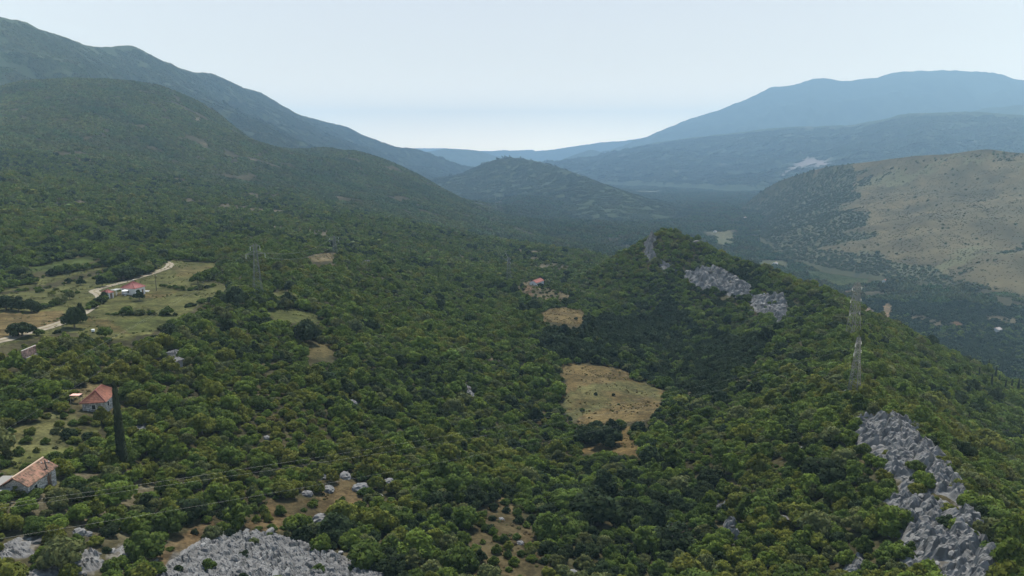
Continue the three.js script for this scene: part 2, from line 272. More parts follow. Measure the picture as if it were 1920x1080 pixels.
const wood = (x, y, z) => { const v = 0.5 + 0.5 * fbm(x / 70, z / 70, 4, 41); return [lerp(0.022, 0.046, v), lerp(0.034, 0.058, v), lerp(0.018, 0.028, v)]; };
const H_LEFT = hill('mountain', 'long wooded mountain ridge falling from its high shoulder to the valley', [[-420, -40, 2800], [-150, -10, 3057], [0, 28, 3200], [50, 42, 3383], [100, 62, 3566], [160, 85, 3786], [210, 87, 3970], [250, 86, 4116], [290, 105, 4263], [350, 130, 4720], [400, 140, 5140], [440, 157, 5476], [500, 180, 5980], [550, 212, 6400], [600, 225, 6733], [650, 240, 7066], [685, 262, 7300], [720, 277, 7488], [780, 297, 7755], [830, 308, 7977], [880, 322, 8200], [940, 335, 8300]], 1500, 1500, 100, 70, wood, 1);
const H_DOME = hill('wooded_dome_hill', 'low dome shaped wooded hill in the middle of the valley', [[760, 338, 4750], [830, 332, 4700], [885, 320, 4600], [912, 305, 4550], [945, 296, 4450], [985, 298, 4300], [1020, 306, 4150], [1060, 318, 3950], [1110, 336, 3650], [1150, 352, 3350], [1190, 371, 3080], [1225, 395, 2850], [1260, 420, 2650]], 900, 380, 45, 26, wood, 1, 0.12);
const H_BARE = hill('bare_hill', 'dry grassy hill with scattered scrub on its flank', [[1395, 385, 2750], [1440, 352, 2650], [1490, 330, 2550], [1540, 316, 2450], [1600, 306, 2350], [1660, 299, 2280], [1720, 292, 2220], [1790, 286, 2180], [1850, 280, 2150], [1920, 288, 2100], [2050, 280, 2050], [2250, 270, 2000], [3000, 250, 1850], [4600, 200, 1700]], 830, 900, 55, 24, (x, y, z) => { const v = fbm(x / 60, z / 60, 4, 51); const w = 1 + 0.35 * fbm(x / 14, z / 40, 3, 57); return [(0.074 + 0.042 * v) * w, (0.062 + 0.032 * v) * w, (0.032 + 0.016 * v) * w]; }, 1.2, 0.6);
const H_RIDGE = hill('wooded_ridge', 'broad wooded ridge with a pale scree scar', [[1080, 330, 5600], [1140, 300, 5500], [1200, 275, 5400], [1280, 260, 5200], [1360, 250, 5000], [1450, 241, 4900], [1530, 236, 4800], [1590, 235, 4700], [1640, 226, 4600], [1700, 214, 4500], [1750, 211, 4450], [1800, 210, 4400], [1860, 213, 4350], [1920, 215, 4300], [2050, 212, 4200], [2300, 220, 4100]], 1700, 1500, 55, 80, wood, 1.85);
const H_BACK = hill('back_ridge', 'hazy ridge peering over the broad wooded ridge', [[1780, 235, 6800], [1830, 207, 6700], [1880, 200, 6600], [1920, 196, 6500], [2050, 190, 6400], [2300, 190, 6300]], 1500, 1500, 40, 80, wood, 1.65);
const H_FAR = hill('far_mountain', 'tall pale blue mountain on the skyline', [[1030, 330, 9000], [1120, 290, 9000], [1190, 265, 9000], [1260, 235, 9000], [1330, 212, 9000], [1400, 186, 9000], [1440, 166, 9000], [1480, 160, 9000], [1540, 148, 9000], [1590, 151, 9000], [1640, 145, 9000], [1680, 135, 9000], [1740, 132, 9000], [1800, 133, 9000], [1860, 138, 9000], [1920, 149, 9000], [2050, 160, 9000], [2300, 200, 9000]], 3400, 3000, 20, 170, wood, 1.65);
const H_MID1 = hill('small_hazy_hill', 'small pointed hazy hill at the mouth of the far valley', [[1020, 315, 8000], [1060, 297, 8000], [1090, 286, 8000], [1110, 281, 8000], [1140, 290, 8000], [1180, 305, 8000]], 900, 900, 20, 40, wood, 1.45);
const H_MID2 = hill('hazy_hill', 'flat topped hazy hill beyond the left mountain', [[700, 305, 9000], [770, 291, 9000], [820, 281, 9000], [850, 279, 9000], [900, 283, 9000], [930, 292, 9000], [990, 303, 9000]], 1500, 1500, 20, 60, wood, 1.35);
const H_MID3 = hill('distant_hill', 'very faint hill on the horizon', [[850, 300, 9800], [920, 283, 9800], [1000, 283, 9800], [1060, 277, 9800], [1120, 268, 9800], [1185, 262, 9800], [1260, 250, 9800], [1350, 260, 9800]], 2200, 2200, 10, 80, wood, 1.8);
const H_MID4 = hill('horizon_hill', 'faintest low hill on the horizon behind the flat topped hill', [[640, 290, 10200], [740, 279, 10200], [830, 278, 10200], [900, 283, 10200], [1000, 281, 10200]], 2000, 2000, 0, 60, wood, 1.95);


const caster = new THREE.Raycaster(); caster.far = 30000;
function hitHill(Hl, px, py) { Hl.mesh.updateMatrixWorld(); const d = ray(px, py); caster.set(new THREE.Vector3(0, CY, 0), new THREE.Vector3(...d).normalize()); const q = caster.intersectObject(Hl.mesh)[0]; return q ? [q.point.x, q.point.y, q.point.z] : null; }
const polyHill = (Hl, pts) => pts.map(([a, b]) => hitHill(Hl, a, b)).filter(Boolean).map(p => [p[0], p[2]]);
function recolor(Hl, fn) { const c = Hl.mesh.geometry.attributes.color, p = Hl.pos; for (let i = 0; i < c.count; i++) { const v = fn(p[i * 3], p[i * 3 + 1], p[i * 3 + 2], [c.getX(i), c.getY(i), c.getZ(i)]); if (v) c.setXYZ(i, ...v); } }
const SCAR = polyHill(H_RIDGE, [[1442, 342], [1472, 320], [1500, 303], [1520, 297], [1540, 301], [1560, 306], [1535, 318], [1520, 310], [1490, 318]]);
recolor(H_RIDGE, (x, y, z, c) => { const a = x + 40 * fbm(x / 60, z / 60, 3, 81), b = z + 40 * fbm(x / 60, z / 60, 3, 83); return inside(SCAR, a, b) ? [0.17, 0.145, 0.135] : fbm(x / 150, z / 150, 4, 87) > 0.5 ? [0.08, 0.08, 0.055] : null; });
const SCRUB = [...polyHill(H_BARE, [[1562, 316], [1588, 352], [1594, 395], [1612, 432], [1622, 468], [1680, 503], [1750, 530], [1830, 548], [1900, 556]]), [1500, -700], [0, -700], [0, -5000], [1250, -5000]];
const GULLIES = [[[1900, 470], [1920, 452], [2000, 430], [2000, 446], [1920, 470], [1820, 515], [1730, 552], [1720, 545], [1810, 505]], [[1590, 345], [1700, 305], [1830, 290], [1860, 292], [1700, 322], [1600, 356]], [[1860, 284], [1925, 290], [1925, 302], [1850, 300]]].map(p => polyHill(H_BARE, p));
recolor(H_BARE, (x, y, z, c) => { const a = x + 190 * fbm(x / 130, z / 130, 5, 91), b = z + 190 * fbm(x / 130, z / 130, 5, 93); return inside(SCRUB, a, b) ? [0.068, 0.07, 0.038] : GULLIES.some(G => inside(G, a, b)) ? [0.09, 0.088, 0.045] : null; });

// ---------------------------------------------------------------- trees
const TONES = { // leaf colours by daylight-free albedo
  deep: [0.024, 0.037, 0.015], green: [0.060, 0.088, 0.018], fresh: [0.084, 0.118, 0.020], olive: [0.102, 0.115, 0.021], golden: [0.108, 0.114, 0.022], sage: [0.086, 0.098, 0.036], russet: [0.108, 0.088, 0.032],
};
const WORDS = { deep: 'dark green', green: 'mid green', fresh: 'bright green', olive: 'olive green', golden: 'yellow green', sage: 'grey green', russet: 'brownish' };
const TN = Object.keys(TONES);
function crown(seed, o) { // lobes of leafy twigs round a core; unit crown radius 1, height about 2
  const R = rng(seed), lobes = [], pos = [], nor = [], col = [];
  const hgt = o.h || 1.7, low = o.low === undefined ? 0.18 : o.low;
  for (let i = 0; i < o.lobes; i++) {
    const a = i * 2.4 + R() * 0.9, q = Math.sqrt((i + 0.4) / o.lobes), y = low + 0.32 + (hgt - 0.62 - low) * (1 - q * q * 0.75) * (0.55 + 0.45 * R());
    const out = 0.55 + 0.35 * R(); lobes.push([Math.cos(a) * q * out, y + (R() - 0.5) * 0.25, Math.sin(a) * q * out, (o.lr || 0.30) + 0.2 * R()]);
  }
  const tri = (a, b, c, n, v) => { const e = [b[0] - a[0], b[1] - a[1], b[2] - a[2]], f = [c[0] - a[0], c[1] - a[1], c[2] - a[2]]; if ((e[1] * f[2] - e[2] * f[1]) * n[0] + (e[2] * f[0] - e[0] * f[2]) * n[1] + (e[0] * f[1] - e[1] * f[0]) * n[2] < 0) [b, c] = [c, b]; for (const p of [a, b, c]) pos.push(...p); for (let k = 0; k < 3; k++) { nor.push(...n); col.push(v[0], v[1], v[2]); } };
  const ico = new THREE.IcosahedronGeometry(1, 0).attributes.position;
  for (const [x, y, z, r] of lobes) { // inner mass
    for (let k = 0; k < ico.count; k += 3) {
      const P = [0, 1, 2].map(q => { const i = k + q, s = r * (o.core || 0.72) * (0.85 + 0.3 * hash2(Math.round(ico.getX(i) * 50), Math.round(ico.getY(i) * 50 + ico.getZ(i) * 77), seed)); return [x + ico.getX(i) * s, y + ico.getY(i) * s, z + ico.getZ(i) * s]; });
      const n = new THREE.Vector3(P[0][0] + P[1][0] + P[2][0] - 3 * x, P[0][1] + P[1][1] + P[2][1] - 3 * y, P[0][2] + P[1][2] + P[2][2] - 3 * z).normalize();
      const v = 0.8 + 0.3 * R(); tri(P[0], P[1], P[2], [n.x, n.y, n.z], [v, v, v]);
    }
  }
  const V = () => { let x, y, z, l; do { x = R() * 2 - 1; y = R() * 2 - 1; z = R() * 2 - 1; l = x * x + y * y + z * z; } while (l > 1 || l < 0.01); l = Math.sqrt(l); return new THREE.Vector3(x / l, y / l, z / l); };
  let made = 0, guard = 0;
  while (made < o.leaves && guard++ < o.leaves * 6) {
    const L = lobes[Math.floor(R() * lobes.length)], d = V(); if (d.y < -0.5) continue;
    const rr = L[3] * (0.78 + 0.34 * R()), p = new THREE.Vector3(L[0], L[1], L[2]).addScaledVector(d, rr);
    if (lobes.some(q => q !== L && Math.hypot(p.x - q[0], p.y - q[1], p.z - q[2]) < q[3] * 0.7)) continue;
    const n = d.clone().multiplyScalar(0.75).addScaledVector(V(), 0.8).add(new THREE.Vector3(0, 0.25, 0)).normalize();
    const t = new THREE.Vector3().crossVectors(n, V()).normalize(), b = new THREE.Vector3().crossVectors(n, t), s = o.size * (0.55 + 0.85 * R());
    const A = p.clone().addScaledVector(t, -s), C = p.clone().addScaledVector(t, s), B = p.clone().addScaledVector(b, s * 0.62).addScaledVector(n, s * 0.22), D = p.clone().addScaledVector(b, -s * 0.62).addScaledVector(n, -s * 0.15);
    const f = 0.72 + 0.5 * R(), w = (R() - 0.5) * 0.14, v = [f * (1 + w), f, f * (1 - w)];
    const sn = n.clone().multiplyScalar(0.55).addScaledVector(d, 0.6).normalize(), q = [sn.x, sn.y, sn.z];
    tri(A.toArray(), B.toArray(), C.toArray(), q, v); tri(A.toArray(), C.toArray(), D.toArray(), q, v); made++;
  }
  const g = new THREE.BufferGeometry();
  g.setAttribute('position', new THREE.Float32BufferAttribute(pos, 3)); g.setAttribute('normal', new THREE.Float32BufferAttribute(nor, 3)); g.setAttribute('color', new THREE.Float32BufferAttribute(col, 3));
  return g;
}
function trunkGeo(seed) { // tapered stem with three limbs
  const R = rng(seed), parts = [];
  const limb = (a, b, r0, r1) => { const d = new THREE.Vector3().subVectors(b, a), g = new THREE.CylinderGeometry(r1, r0, d.length(), 6, 1); g.translate(0, d.length() / 2, 0); g.applyQuaternion(new THREE.Quaternion().setFromUnitVectors(new THREE.Vector3(0, 1, 0), d.clone().normalize())); g.translate(a.x, a.y, a.z); parts.push(g); };
  const top = new THREE.Vector3((R() - 0.5) * 0.15, 0.62, (R() - 0.5) * 0.15);
  limb(new THREE.Vector3(0, -0.25, 0), top, 0.085, 0.06);
  for (let i = 0; i < 4; i++) { const a = i * 1.6 + R(); limb(top, new THREE.Vector3(Math.cos(a) * 0.45, 1.0 + R() * 0.3, Math.sin(a) * 0.45), 0.045, 0.018); }
  return mergeGeometries(parts);
}
const leafMat = new THREE.MeshPhysicalMaterial({ vertexColors: true, roughness: 1, specularIntensity: 0.08, transmission: 0.3, thickness: 0, side: THREE.DoubleSide });
const toneMats = {}; for (const t of TN) toneMats[t] = [0.86, 1, 1.16].map(f => { const m = leafMat.clone(); m.color.setRGB(...TONES[t].map(v => v * f)); return m; });
const barkMat = new THREE.MeshStandardMaterial({ color: new THREE.Color().setRGB(0.09, 0.075, 0.06), roughness: 1 });
const CROWN0 = [0, 1, 2, 3, 4, 5].map(k => crown(100 + k, { lobes: 17 + k % 3 * 3, lr: 0.21, leaves: 1500, size: 0.115, h: 1.45 + 0.13 * (k % 4) }));
const CROWN1 = [0, 1, 2, 3, 4].map(k => crown(200 + k, { lobes: 11, lr: 0.26, leaves: 420, size: 0.2, h: 1.5 + 0.12 * (k % 4) }));
const CROWN2 = [0, 1, 2, 3].map(k => crown(300 + k, { lobes: 6, leaves: 85, size: 0.40, h: 1.5 + 0.1 * k }));
const TRUNK = [0, 1].map(k => trunkGeo(400 + k));
function patchGeo(seed, n, span, tree) { // a stand of small crowns for slopes far off
  const R = rng(seed), parts = [], src = [0, 1, 2, 3].map(k => crown(seed * 7 + k, { lobes: 4, leaves: tree, size: 0.55, h: 1.4, core: 0.85 }));
  const cell = span / Math.sqrt(n), m = Math.round(Math.sqrt(n));
  for (let i = 0; i < m; i++) for (let j = 0; j < m; j++) {
    const g = src[Math.floor(R() * 4)].clone(), s = cell * (0.48 + 0.32 * R()), v = 0.6 + 0.8 * R(), w = (R() - 0.4) * 0.3, c = g.attributes.color;
    for (let k = 0; k < c.count; k++) c.setXYZ(k, c.getX(k) * v * (1 + w), c.getY(k) * v, c.getZ(k) * v * (1 - w * 0.5));
    g.applyMatrix4(new THREE.Matrix4().compose(new THREE.Vector3((i + 0.5 + (R() - 0.5) * 0.9) * cell - span / 2, 0, (j + 0.5 + (R() - 0.5) * 0.9) * cell - span / 2), new THREE.Quaternion().setFromAxisAngle(new THREE.Vector3(0, 1, 0), R() * 6.28), new THREE.Vector3(s, s * (0.8 + 0.35 * R()), s)));
    parts.push(g);
  }
  return mergeGeometries(parts);
}
const PATCH = [0, 1, 2, 3, 4].map(k => patchGeo(500 + k, 36, 1, 12));

// copies wait in bins, one bin for each shape
const bins = new Map();
function put(group, geo, m, color) { const key = group + geo.uuid; if (!bins.has(key)) bins.set(key, { group, geo, m: [], c: [] }); const b = bins.get(key); b.m.push(m); b.c.push(color); }
const qv = new THREE.Quaternion(), UPV = new THREE.Vector3(0, 1, 0);
function mat(x, y, z, turn, sx, sy) { return new THREE.Matrix4().compose(new THREE.Vector3(x, y, z), qv.setFromAxisAngle(UPV, turn), new THREE.Vector3(sx, sy, sx)); }
function slopeMat(x, y, z, turn, s, sy, gx, gz) { const m = new THREE.Matrix4().set(1, 0, 0, x, gx, 1, gz, y, 0, 0, 1, z, 0, 0, 0, 1); return m.multiply(mat(0, 0, 0, turn, s, sy)); }
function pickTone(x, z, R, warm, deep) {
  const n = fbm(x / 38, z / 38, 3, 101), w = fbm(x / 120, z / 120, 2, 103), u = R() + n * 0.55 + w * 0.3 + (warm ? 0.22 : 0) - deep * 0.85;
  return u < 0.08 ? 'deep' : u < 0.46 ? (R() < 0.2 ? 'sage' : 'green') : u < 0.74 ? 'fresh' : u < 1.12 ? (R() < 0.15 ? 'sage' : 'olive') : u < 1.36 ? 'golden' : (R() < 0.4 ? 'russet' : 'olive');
}
const KEEPOUT = []; // discs kept free of wild growth: [x, z, radius]
const wild = [];     // every wild tree near by, before the largest in view become things of their own
function scatterWild(r0, r1, cell, add) {
  const x1 = r1 * Math.sin(0.74), R = rng(Math.round(r1));
  for (let gx = Math.floor(-x1 / cell); gx <= x1 / cell; gx++) for (let gz = Math.floor(-r1 / cell); gz <= 0; gz++) {
    const x = (gx + 0.1 + 0.8 * hash2(gx, gz, 201)) * cell, z = (gz + 0.1 + 0.8 * hash2(gx, gz, 202)) * cell, r = Math.hypot(x, z);
    if (r < r0 || r >= r1 || Math.abs(Math.atan2(x, -z)) > 0.74) continue;
    add(x, z, r, R);
  }
}
function wildSpot(x, z, r, R, size = 2.2) {
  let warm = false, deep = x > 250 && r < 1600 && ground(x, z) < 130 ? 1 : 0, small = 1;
  const reach = r < 900 ? 1.55 * size * r / Math.max(10, CY - ground(x, z)) : 0; // low growth only along the near side of clearings
  if (reach) for (const f of [0.45, 1]) { const k = 1 + reach * f / r; for (const g of regions(x * k, z * k)) if (g.kind === 'meadow' || g.kind === 'bare' || g.kind === 'field' || (g.kind === 'rock' && R() < g.open)) { if (f < 0.5 || R() < 0.35) return null; small = 0.5; } }
  for (const g of regions(x, z)) {
    if (g.kind === 'field' || g.kind === 'meadow' || g.kind === 'bare') return null;
    if (g.kind === 'rock') { if (R() > (r > 300 ? 0.4 : 0.22)) return null; small = 0.62; }
    if (g.kind === 'sparse') { if (R() > g.keep) return null; small = Math.min(small, g.small || 0.7); }
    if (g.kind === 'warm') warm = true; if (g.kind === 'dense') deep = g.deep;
  }
  for (const k of KEEPOUT) if ((x - k[0]) ** 2 + (z - k[1]) ** 2 < k[2] * k[2]) return null;
  return { warm, deep, small };
}
// ---------------------------------------------------------------- naming and placing things
const taken = {};
function numbered(n) { const k = taken[n] = (taken[n] || 0) + 1; return k === 1 ? n : `${n}_${String(k - 1).padStart(3, '0')}`; }
function thing(name, label, category, group) { const o = new THREE.Group(); o.name = numbered(name); o.userData = { label, category }; if (group) o.userData.group = group; scene.add(o); return o; }
function part(name, geo, m, parent) { const o = new THREE.Mesh(geo, m); o.name = name; o.castShadow = o.receiveShadow = true; parent.add(o); return o; }
const std = (r, g, b, o = {}) => new THREE.MeshStandardMaterial({ color: new THREE.Color().setRGB(r, g, b), roughness: 0.9, ...o });
const onPlane = (px, py, y) => { const d = ray(px, py), k = (y - CY) / d[1]; return [d[0] * k, y, d[2] * k]; };
function box(w, h, d, x = 0, y = 0, z = 0) { const g = new THREE.BoxGeometry(w, h, d); g.translate(x, y, z); return g; }
const BAR = new THREE.CylinderGeometry(0.5, 0.5, 1, 4, 1); BAR.rotateY(Math.PI / 4); BAR.translate(0, 0.5, 0);
function bar(name, a, b, th, m, parent) { const A = new THREE.Vector3(...a), d = new THREE.Vector3(...b).sub(A), o = part(name, BAR, m, parent); o.position.copy(A); o.scale.set(th, d.length(), th); o.quaternion.setFromUnitVectors(UPV, d.normalize()); return o; }

// ---------------------------------------------------------------- limestone
const rockMat = new THREE.MeshStandardMaterial({ vertexColors: true, roughness: 0.95 });
function cellular(x, z, s) { const i0 = Math.floor(x), j0 = Math.floor(z); let f1 = 9, f2 = 9, id = 0, ox = 0, oz = 0; for (let i = i0 - 1; i <= i0 + 1; i++) for (let j = j0 - 1; j <= j0 + 1; j++) { const qx = x - i - hash2(i, j, s), qz = z - j - hash2(i, j, s + 1), d = Math.hypot(qx, qz); if (d < f1) { f2 = f1; f1 = d; id = hash2(i, j, s + 2); ox = qx; oz = qz; } else if (d < f2) f2 = d; } return [f1, f2, id, ox, oz]; }
function edgeDist(P, x, z) { let m = 1e9; for (let i = 0, j = P.length - 1; i < P.length; j = i++) { const dx = P[i][0] - P[j][0], dz = P[i][1] - P[j][1], t = clamp(((x - P[j][0]) * dx + (z - P[j][1]) * dz) / (dx * dx + dz * dz)), d = Math.hypot(x - P[j][0] - dx * t, z - P[j][1] - dz * t); if (d < m) m = d; } return m; }
const SHARDS = [1, 2, 3, 4, 5, 6].map(k => { const g = new THREE.IcosahedronGeometry(1, k % 2), p = g.attributes.position; for (let i = 0; i < p.count; i++) { const x = p.getX(i), y = p.getY(i), z = p.getZ(i), s = 0.62 + 0.55 * hash2(Math.round(x * 91), Math.round(y * 57 + z * 133), k); p.setXYZ(i, clamp(x * s, -0.72, 0.72), clamp(y * s, -0.7, 0.55), clamp(z * s, -0.75, 0.66)); } return p; });
function outcrop(label, pts, amp, cell, block, seed, grow = 0) {
  const R = ROCKS[pts], P = R.P, pos = [], col = [], idx = [], ids = new Map();
  const mg = 3 + Math.ceil(grow / cell), nx = Math.ceil((R.x1 - R.x0) / cell) + 2 * mg, nz = Math.ceil((R.z1 - R.z0) / cell) + 2 * mg, ca = Math.cos(0.6 + seed), sa = Math.sin(0.6 + seed);
  const vert = (i, j) => {
    const k = i * 5000 + j; if (ids.has(k)) return ids.get(k);
    const x = R.x0 + (i - mg + 0.5 * (hash2(i, j, seed) - 0.5)) * cell, z = R.z0 + (j - mg + 0.5 * (hash2(i, j, seed + 9) - 0.5)) * cell;
    const wx = x + 0.35 * block * fbm(x / block, z / block, 3, seed + 20), wz = z + 0.35 * block * fbm(x / block, z / block, 3, seed + 30);
    const u = wx * ca + wz * sa, v = -wx * sa + wz * ca, e = (inside(P, wx, wz) ? 1 : -1) * edgeDist(P, wx, wz) - block * 0.9 * smooth(0.12, 0.45, fbm(x / (block * 2.2), z / (block * 2.2), 3, seed + 90)) + grow;
    const bu = block, bv = block * 0.55, A = cellular(u / bu, v / bv, seed), B = cellular(u / (bu * 0.28), v / (bv * 0.3), seed + 5);
    const crack = smooth(0.02, 0.16, A[1] - A[0]), fine = smooth(0.02, 0.2, B[1] - B[0]), rise = smooth(-0.35 * block, 0.5 * block, e);
    const hump = (1.05 - 1.0 * A[0] * A[0]) * lerp(0.25, 1, crack), knob = (1.05 - 1.2 * B[0] * B[0]) * lerp(0.3, 1, fine);
    let h = rise * (amp * (0.2 + 0.62 * A[2]) * hump + amp * 0.34 * (0.15 + 0.85 * B[2]) * knob + amp * 0.05 * noise(x * 2.1, z * 2.1, seed) - amp * 0.12);
    h -= (1 - smooth(-0.8 * block, -0.1 * block, e)) * (0.6 + cell);
    const g = 0.5 + 0.5 * fbm(x / (block * 0.35), z / (block * 0.35), 4, seed + 50), li = smooth(0.52, 0.72, 0.5 + 0.5 * fbm(x / 1.1, z / 1.1, 3, seed + 60)), val = lerp(0.075, 0.19, g) * lerp(0.82, 1.1, B[2]) * lerp(1, 0.62, li);
    pos.push(x, ground(x, z) + h, z); col.push(val * 1.02, val * 0.995, val * 0.97);
    ids.set(k, pos.length / 3 - 1); return pos.length / 3 - 1;
  };
  for (let i = 0; i < nx; i++) for (let j = 0; j < nz; j++) {
    const x = R.x0 + (i - mg + 0.5) * cell, z = R.z0 + (j - mg + 0.5) * cell;
    if (!inside(P, x, z) && edgeDist(P, x, z) > block * 0.5 + cell + grow) continue;
    const a = vert(i, j), b = vert(i + 1, j), c = vert(i + 1, j + 1), d = vert(i, j + 1); idx.push(a, d, c, a, c, b);
  }
  let g = new THREE.BufferGeometry(); g.setAttribute('position', new THREE.Float32BufferAttribute(pos, 3)); g.setAttribute('color', new THREE.Float32BufferAttribute(col, 3)); g.setIndex(idx);
  g = g.toNonIndexed(); g.computeVertexNormals();
  const t = thing('limestone_outcrop', label, 'rock outcrop', 'limestone outcrops breaking through the scrub'); part('rock_face', g, rockMat, t);
  const Q = rng(seed * 31 + 7), bp = [], bc = [], step = block * 0.34, E = new THREE.Euler(), q = new THREE.Quaternion(), v = new THREE.Vector3();
  for (let x = R.x0 - step; x < R.x1 + step; x += step) for (let z = R.z0 - step; z < R.z1 + step; z += step) { // broken blocks lying along the beds
    const bx = x + (Q() - 0.5) * step, bz = z + (Q() - 0.5) * step, wx = bx + 0.8 * block * fbm(bx / (block * 1.4), bz / (block * 1.4), 3, seed + 70), wz = bz + 0.8 * block * fbm(bx / (block * 1.4), bz / (block * 1.4), 3, seed + 75);
    if (!inside(P, wx, wz) && Q() > 0.05 || Q() < 0.88) continue;
    const s = step * (0.4 + 1.25 * Q() * Q()), sh = SHARDS[Math.floor(Q() * 6)], tone = lerp(0.08, 0.19, Q()) * (Q() < 0.16 ? 0.6 : 1), lift = amp * (0.05 + 0.5 * Q() * cellular(bx / block, bz / block, seed)[2]);
    E.set((Q() - 0.5) * 0.7, -(0.6 + seed) + (Q() - 0.5) * 0.5, (Q() - 0.5) * 0.7); q.setFromEuler(E); const y = ground(bx, bz) + lift - s * 0.1, lx = s * (1 + 0.9 * Q()), ly = s * (0.5 + 0.7 * Q()), lz = s * (0.6 + 0.4 * Q());
    for (let i = 0; i < sh.count; i++) { v.set(sh.getX(i) * lx, sh.getY(i) * ly, sh.getZ(i) * lz).applyQuaternion(q); bp.push(bx + v.x, y + v.y, bz + v.z); bc.push(tone * 1.02, tone, tone * 0.97); }
  }
  const bg = new THREE.BufferGeometry(); bg.setAttribute('position', new THREE.Float32BufferAttribute(bp, 3)); bg.setAttribute('color', new THREE.Float32BufferAttribute(bc, 3)); bg.computeVertexNormals();
  part('rubble', bg, rockMat, t).userData = { kind: 'stuff' };
}
outcrop('broad fissured limestone pavement sloping at the foot of the scrub', 'slab', 1.15, 0.2, 2.0, 1);
outcrop('low pale limestone ledge between bushes left of the wide pavement', 'ledge', 0.9, 0.2, 1.6, 2);
outcrop('grey limestone ledge with a rounded top beside the leaning bushes', 'ledge2', 1.0, 0.2, 1.5, 3);
outcrop('narrow limestone strip between ledge and wide pavement', 'strip', 0.8, 0.2, 1.4, 4);
outcrop('broken limestone ledge in bushes beside the grey rounded ledge', 'ledge3', 0.9, 0.25, 1.7, 22);
outcrop('jagged limestone rib along the crest of the spur', 'rib', 3.4, 0.34, 3.8, 5, 1.6);
outcrop('short limestone rib beneath the crest rib on the spur', 'rib2', 2.8, 0.34, 3.2, 6, 1.4);
outcrop('shaded limestone knob at the lower end of the crest rib', 'knob', 3.2, 0.3, 3.4, 7, 1.6);
outcrop('wide broken limestone rib running down the end of the spur', 'ribwide', 3.3, 0.3, 3.8, 8, 1.6);
outcrop('small limestone stack in bushes beside the wide broken rib', 'stack', 2.2, 0.25, 2.4, 9, 0.8);
outcrop('low limestone knuckle between bushes below the spur crest', 'knuckle', 2.0, 0.25, 1.8, 10);
outcrop('slim pale crag standing over the dark hollow', 'crag', 2.6, 0.25, 1.8, 11);
outcrop('upright pale crag beneath the slim crag over the hollow', 'crag2', 2.8, 0.25, 1.9, 12);
outcrop('large grey cliff band on the wooded spur below its peak', 'cliff', 6.0, 0.8, 6.0, 13);
outcrop('lower stepped cliff band on the spur towards the saddle', 'cliff2', 5.0, 0.8, 5.0, 14);
outcrop('dark cliff at the shoulder of the spur peak', 'peakcliff', 9.0, 0.8, 6.0, 15);
outcrop('slanting rock strip between peak cliff and large cliff band', 'peakstrip', 4.0, 0.8, 4.0, 16);
outcrop('slanting white rock face in the scrub west of the meadow', 'face', 1.6, 0.3, 2.0, 17);
outcrop('flat white ledge of rock above the ruined stone hut', 'flat', 1.6, 0.3, 2.4, 18);
outcrop('small bright rock beside the flat white ledge', 'bright', 1.3, 0.3, 1.8, 19);
outcrop('white rocks in the bushes beside the black cypress', 'cyrock', 1.4, 0.25, 1.6, 20);
outcrop('cluster of white stones on the rise behind the small meadows', 'rise', 1.6, 0.5, 2.6, 21);

function boulderGeo(seed) { let g = new THREE.IcosahedronGeometry(1, 3); const p = g.attributes.position; for (let i = 0; i < p.count; i++) { const x = p.getX(i), y = p.getY(i), z = p.getZ(i), a = cellular(x * 1.6 + seed * 3.1 + y, z * 1.6 + y * 0.9, seed), s = 0.78 + 0.22 * smooth(0, 0.3, a[1] - a[0]) + 0.22 * fbm(x * 1.3 + seed, z * 1.3 + y * 1.7, 3, seed); p.setXYZ(i, x * s, Math.max(-0.4, y * s * 0.72), z * s * 0.85); } const c = new Float32Array(p.count * 3); for (let i = 0; i < p.count; i++) { const v = 0.09 + 0.10 * (0.5 + 0.5 * fbm(p.getX(i) * 2.5, p.getZ(i) * 2.5 + p.getY(i) * 3, 4, seed + 3)); c.set([v * 1.02, v, v * 0.98], i * 3); } g.setAttribute('color', new THREE.BufferAttribute(c, 3)); g.computeVertexNormals(); return g; }
const BOULDERS = [1, 2, 3, 4].map(boulderGeo);
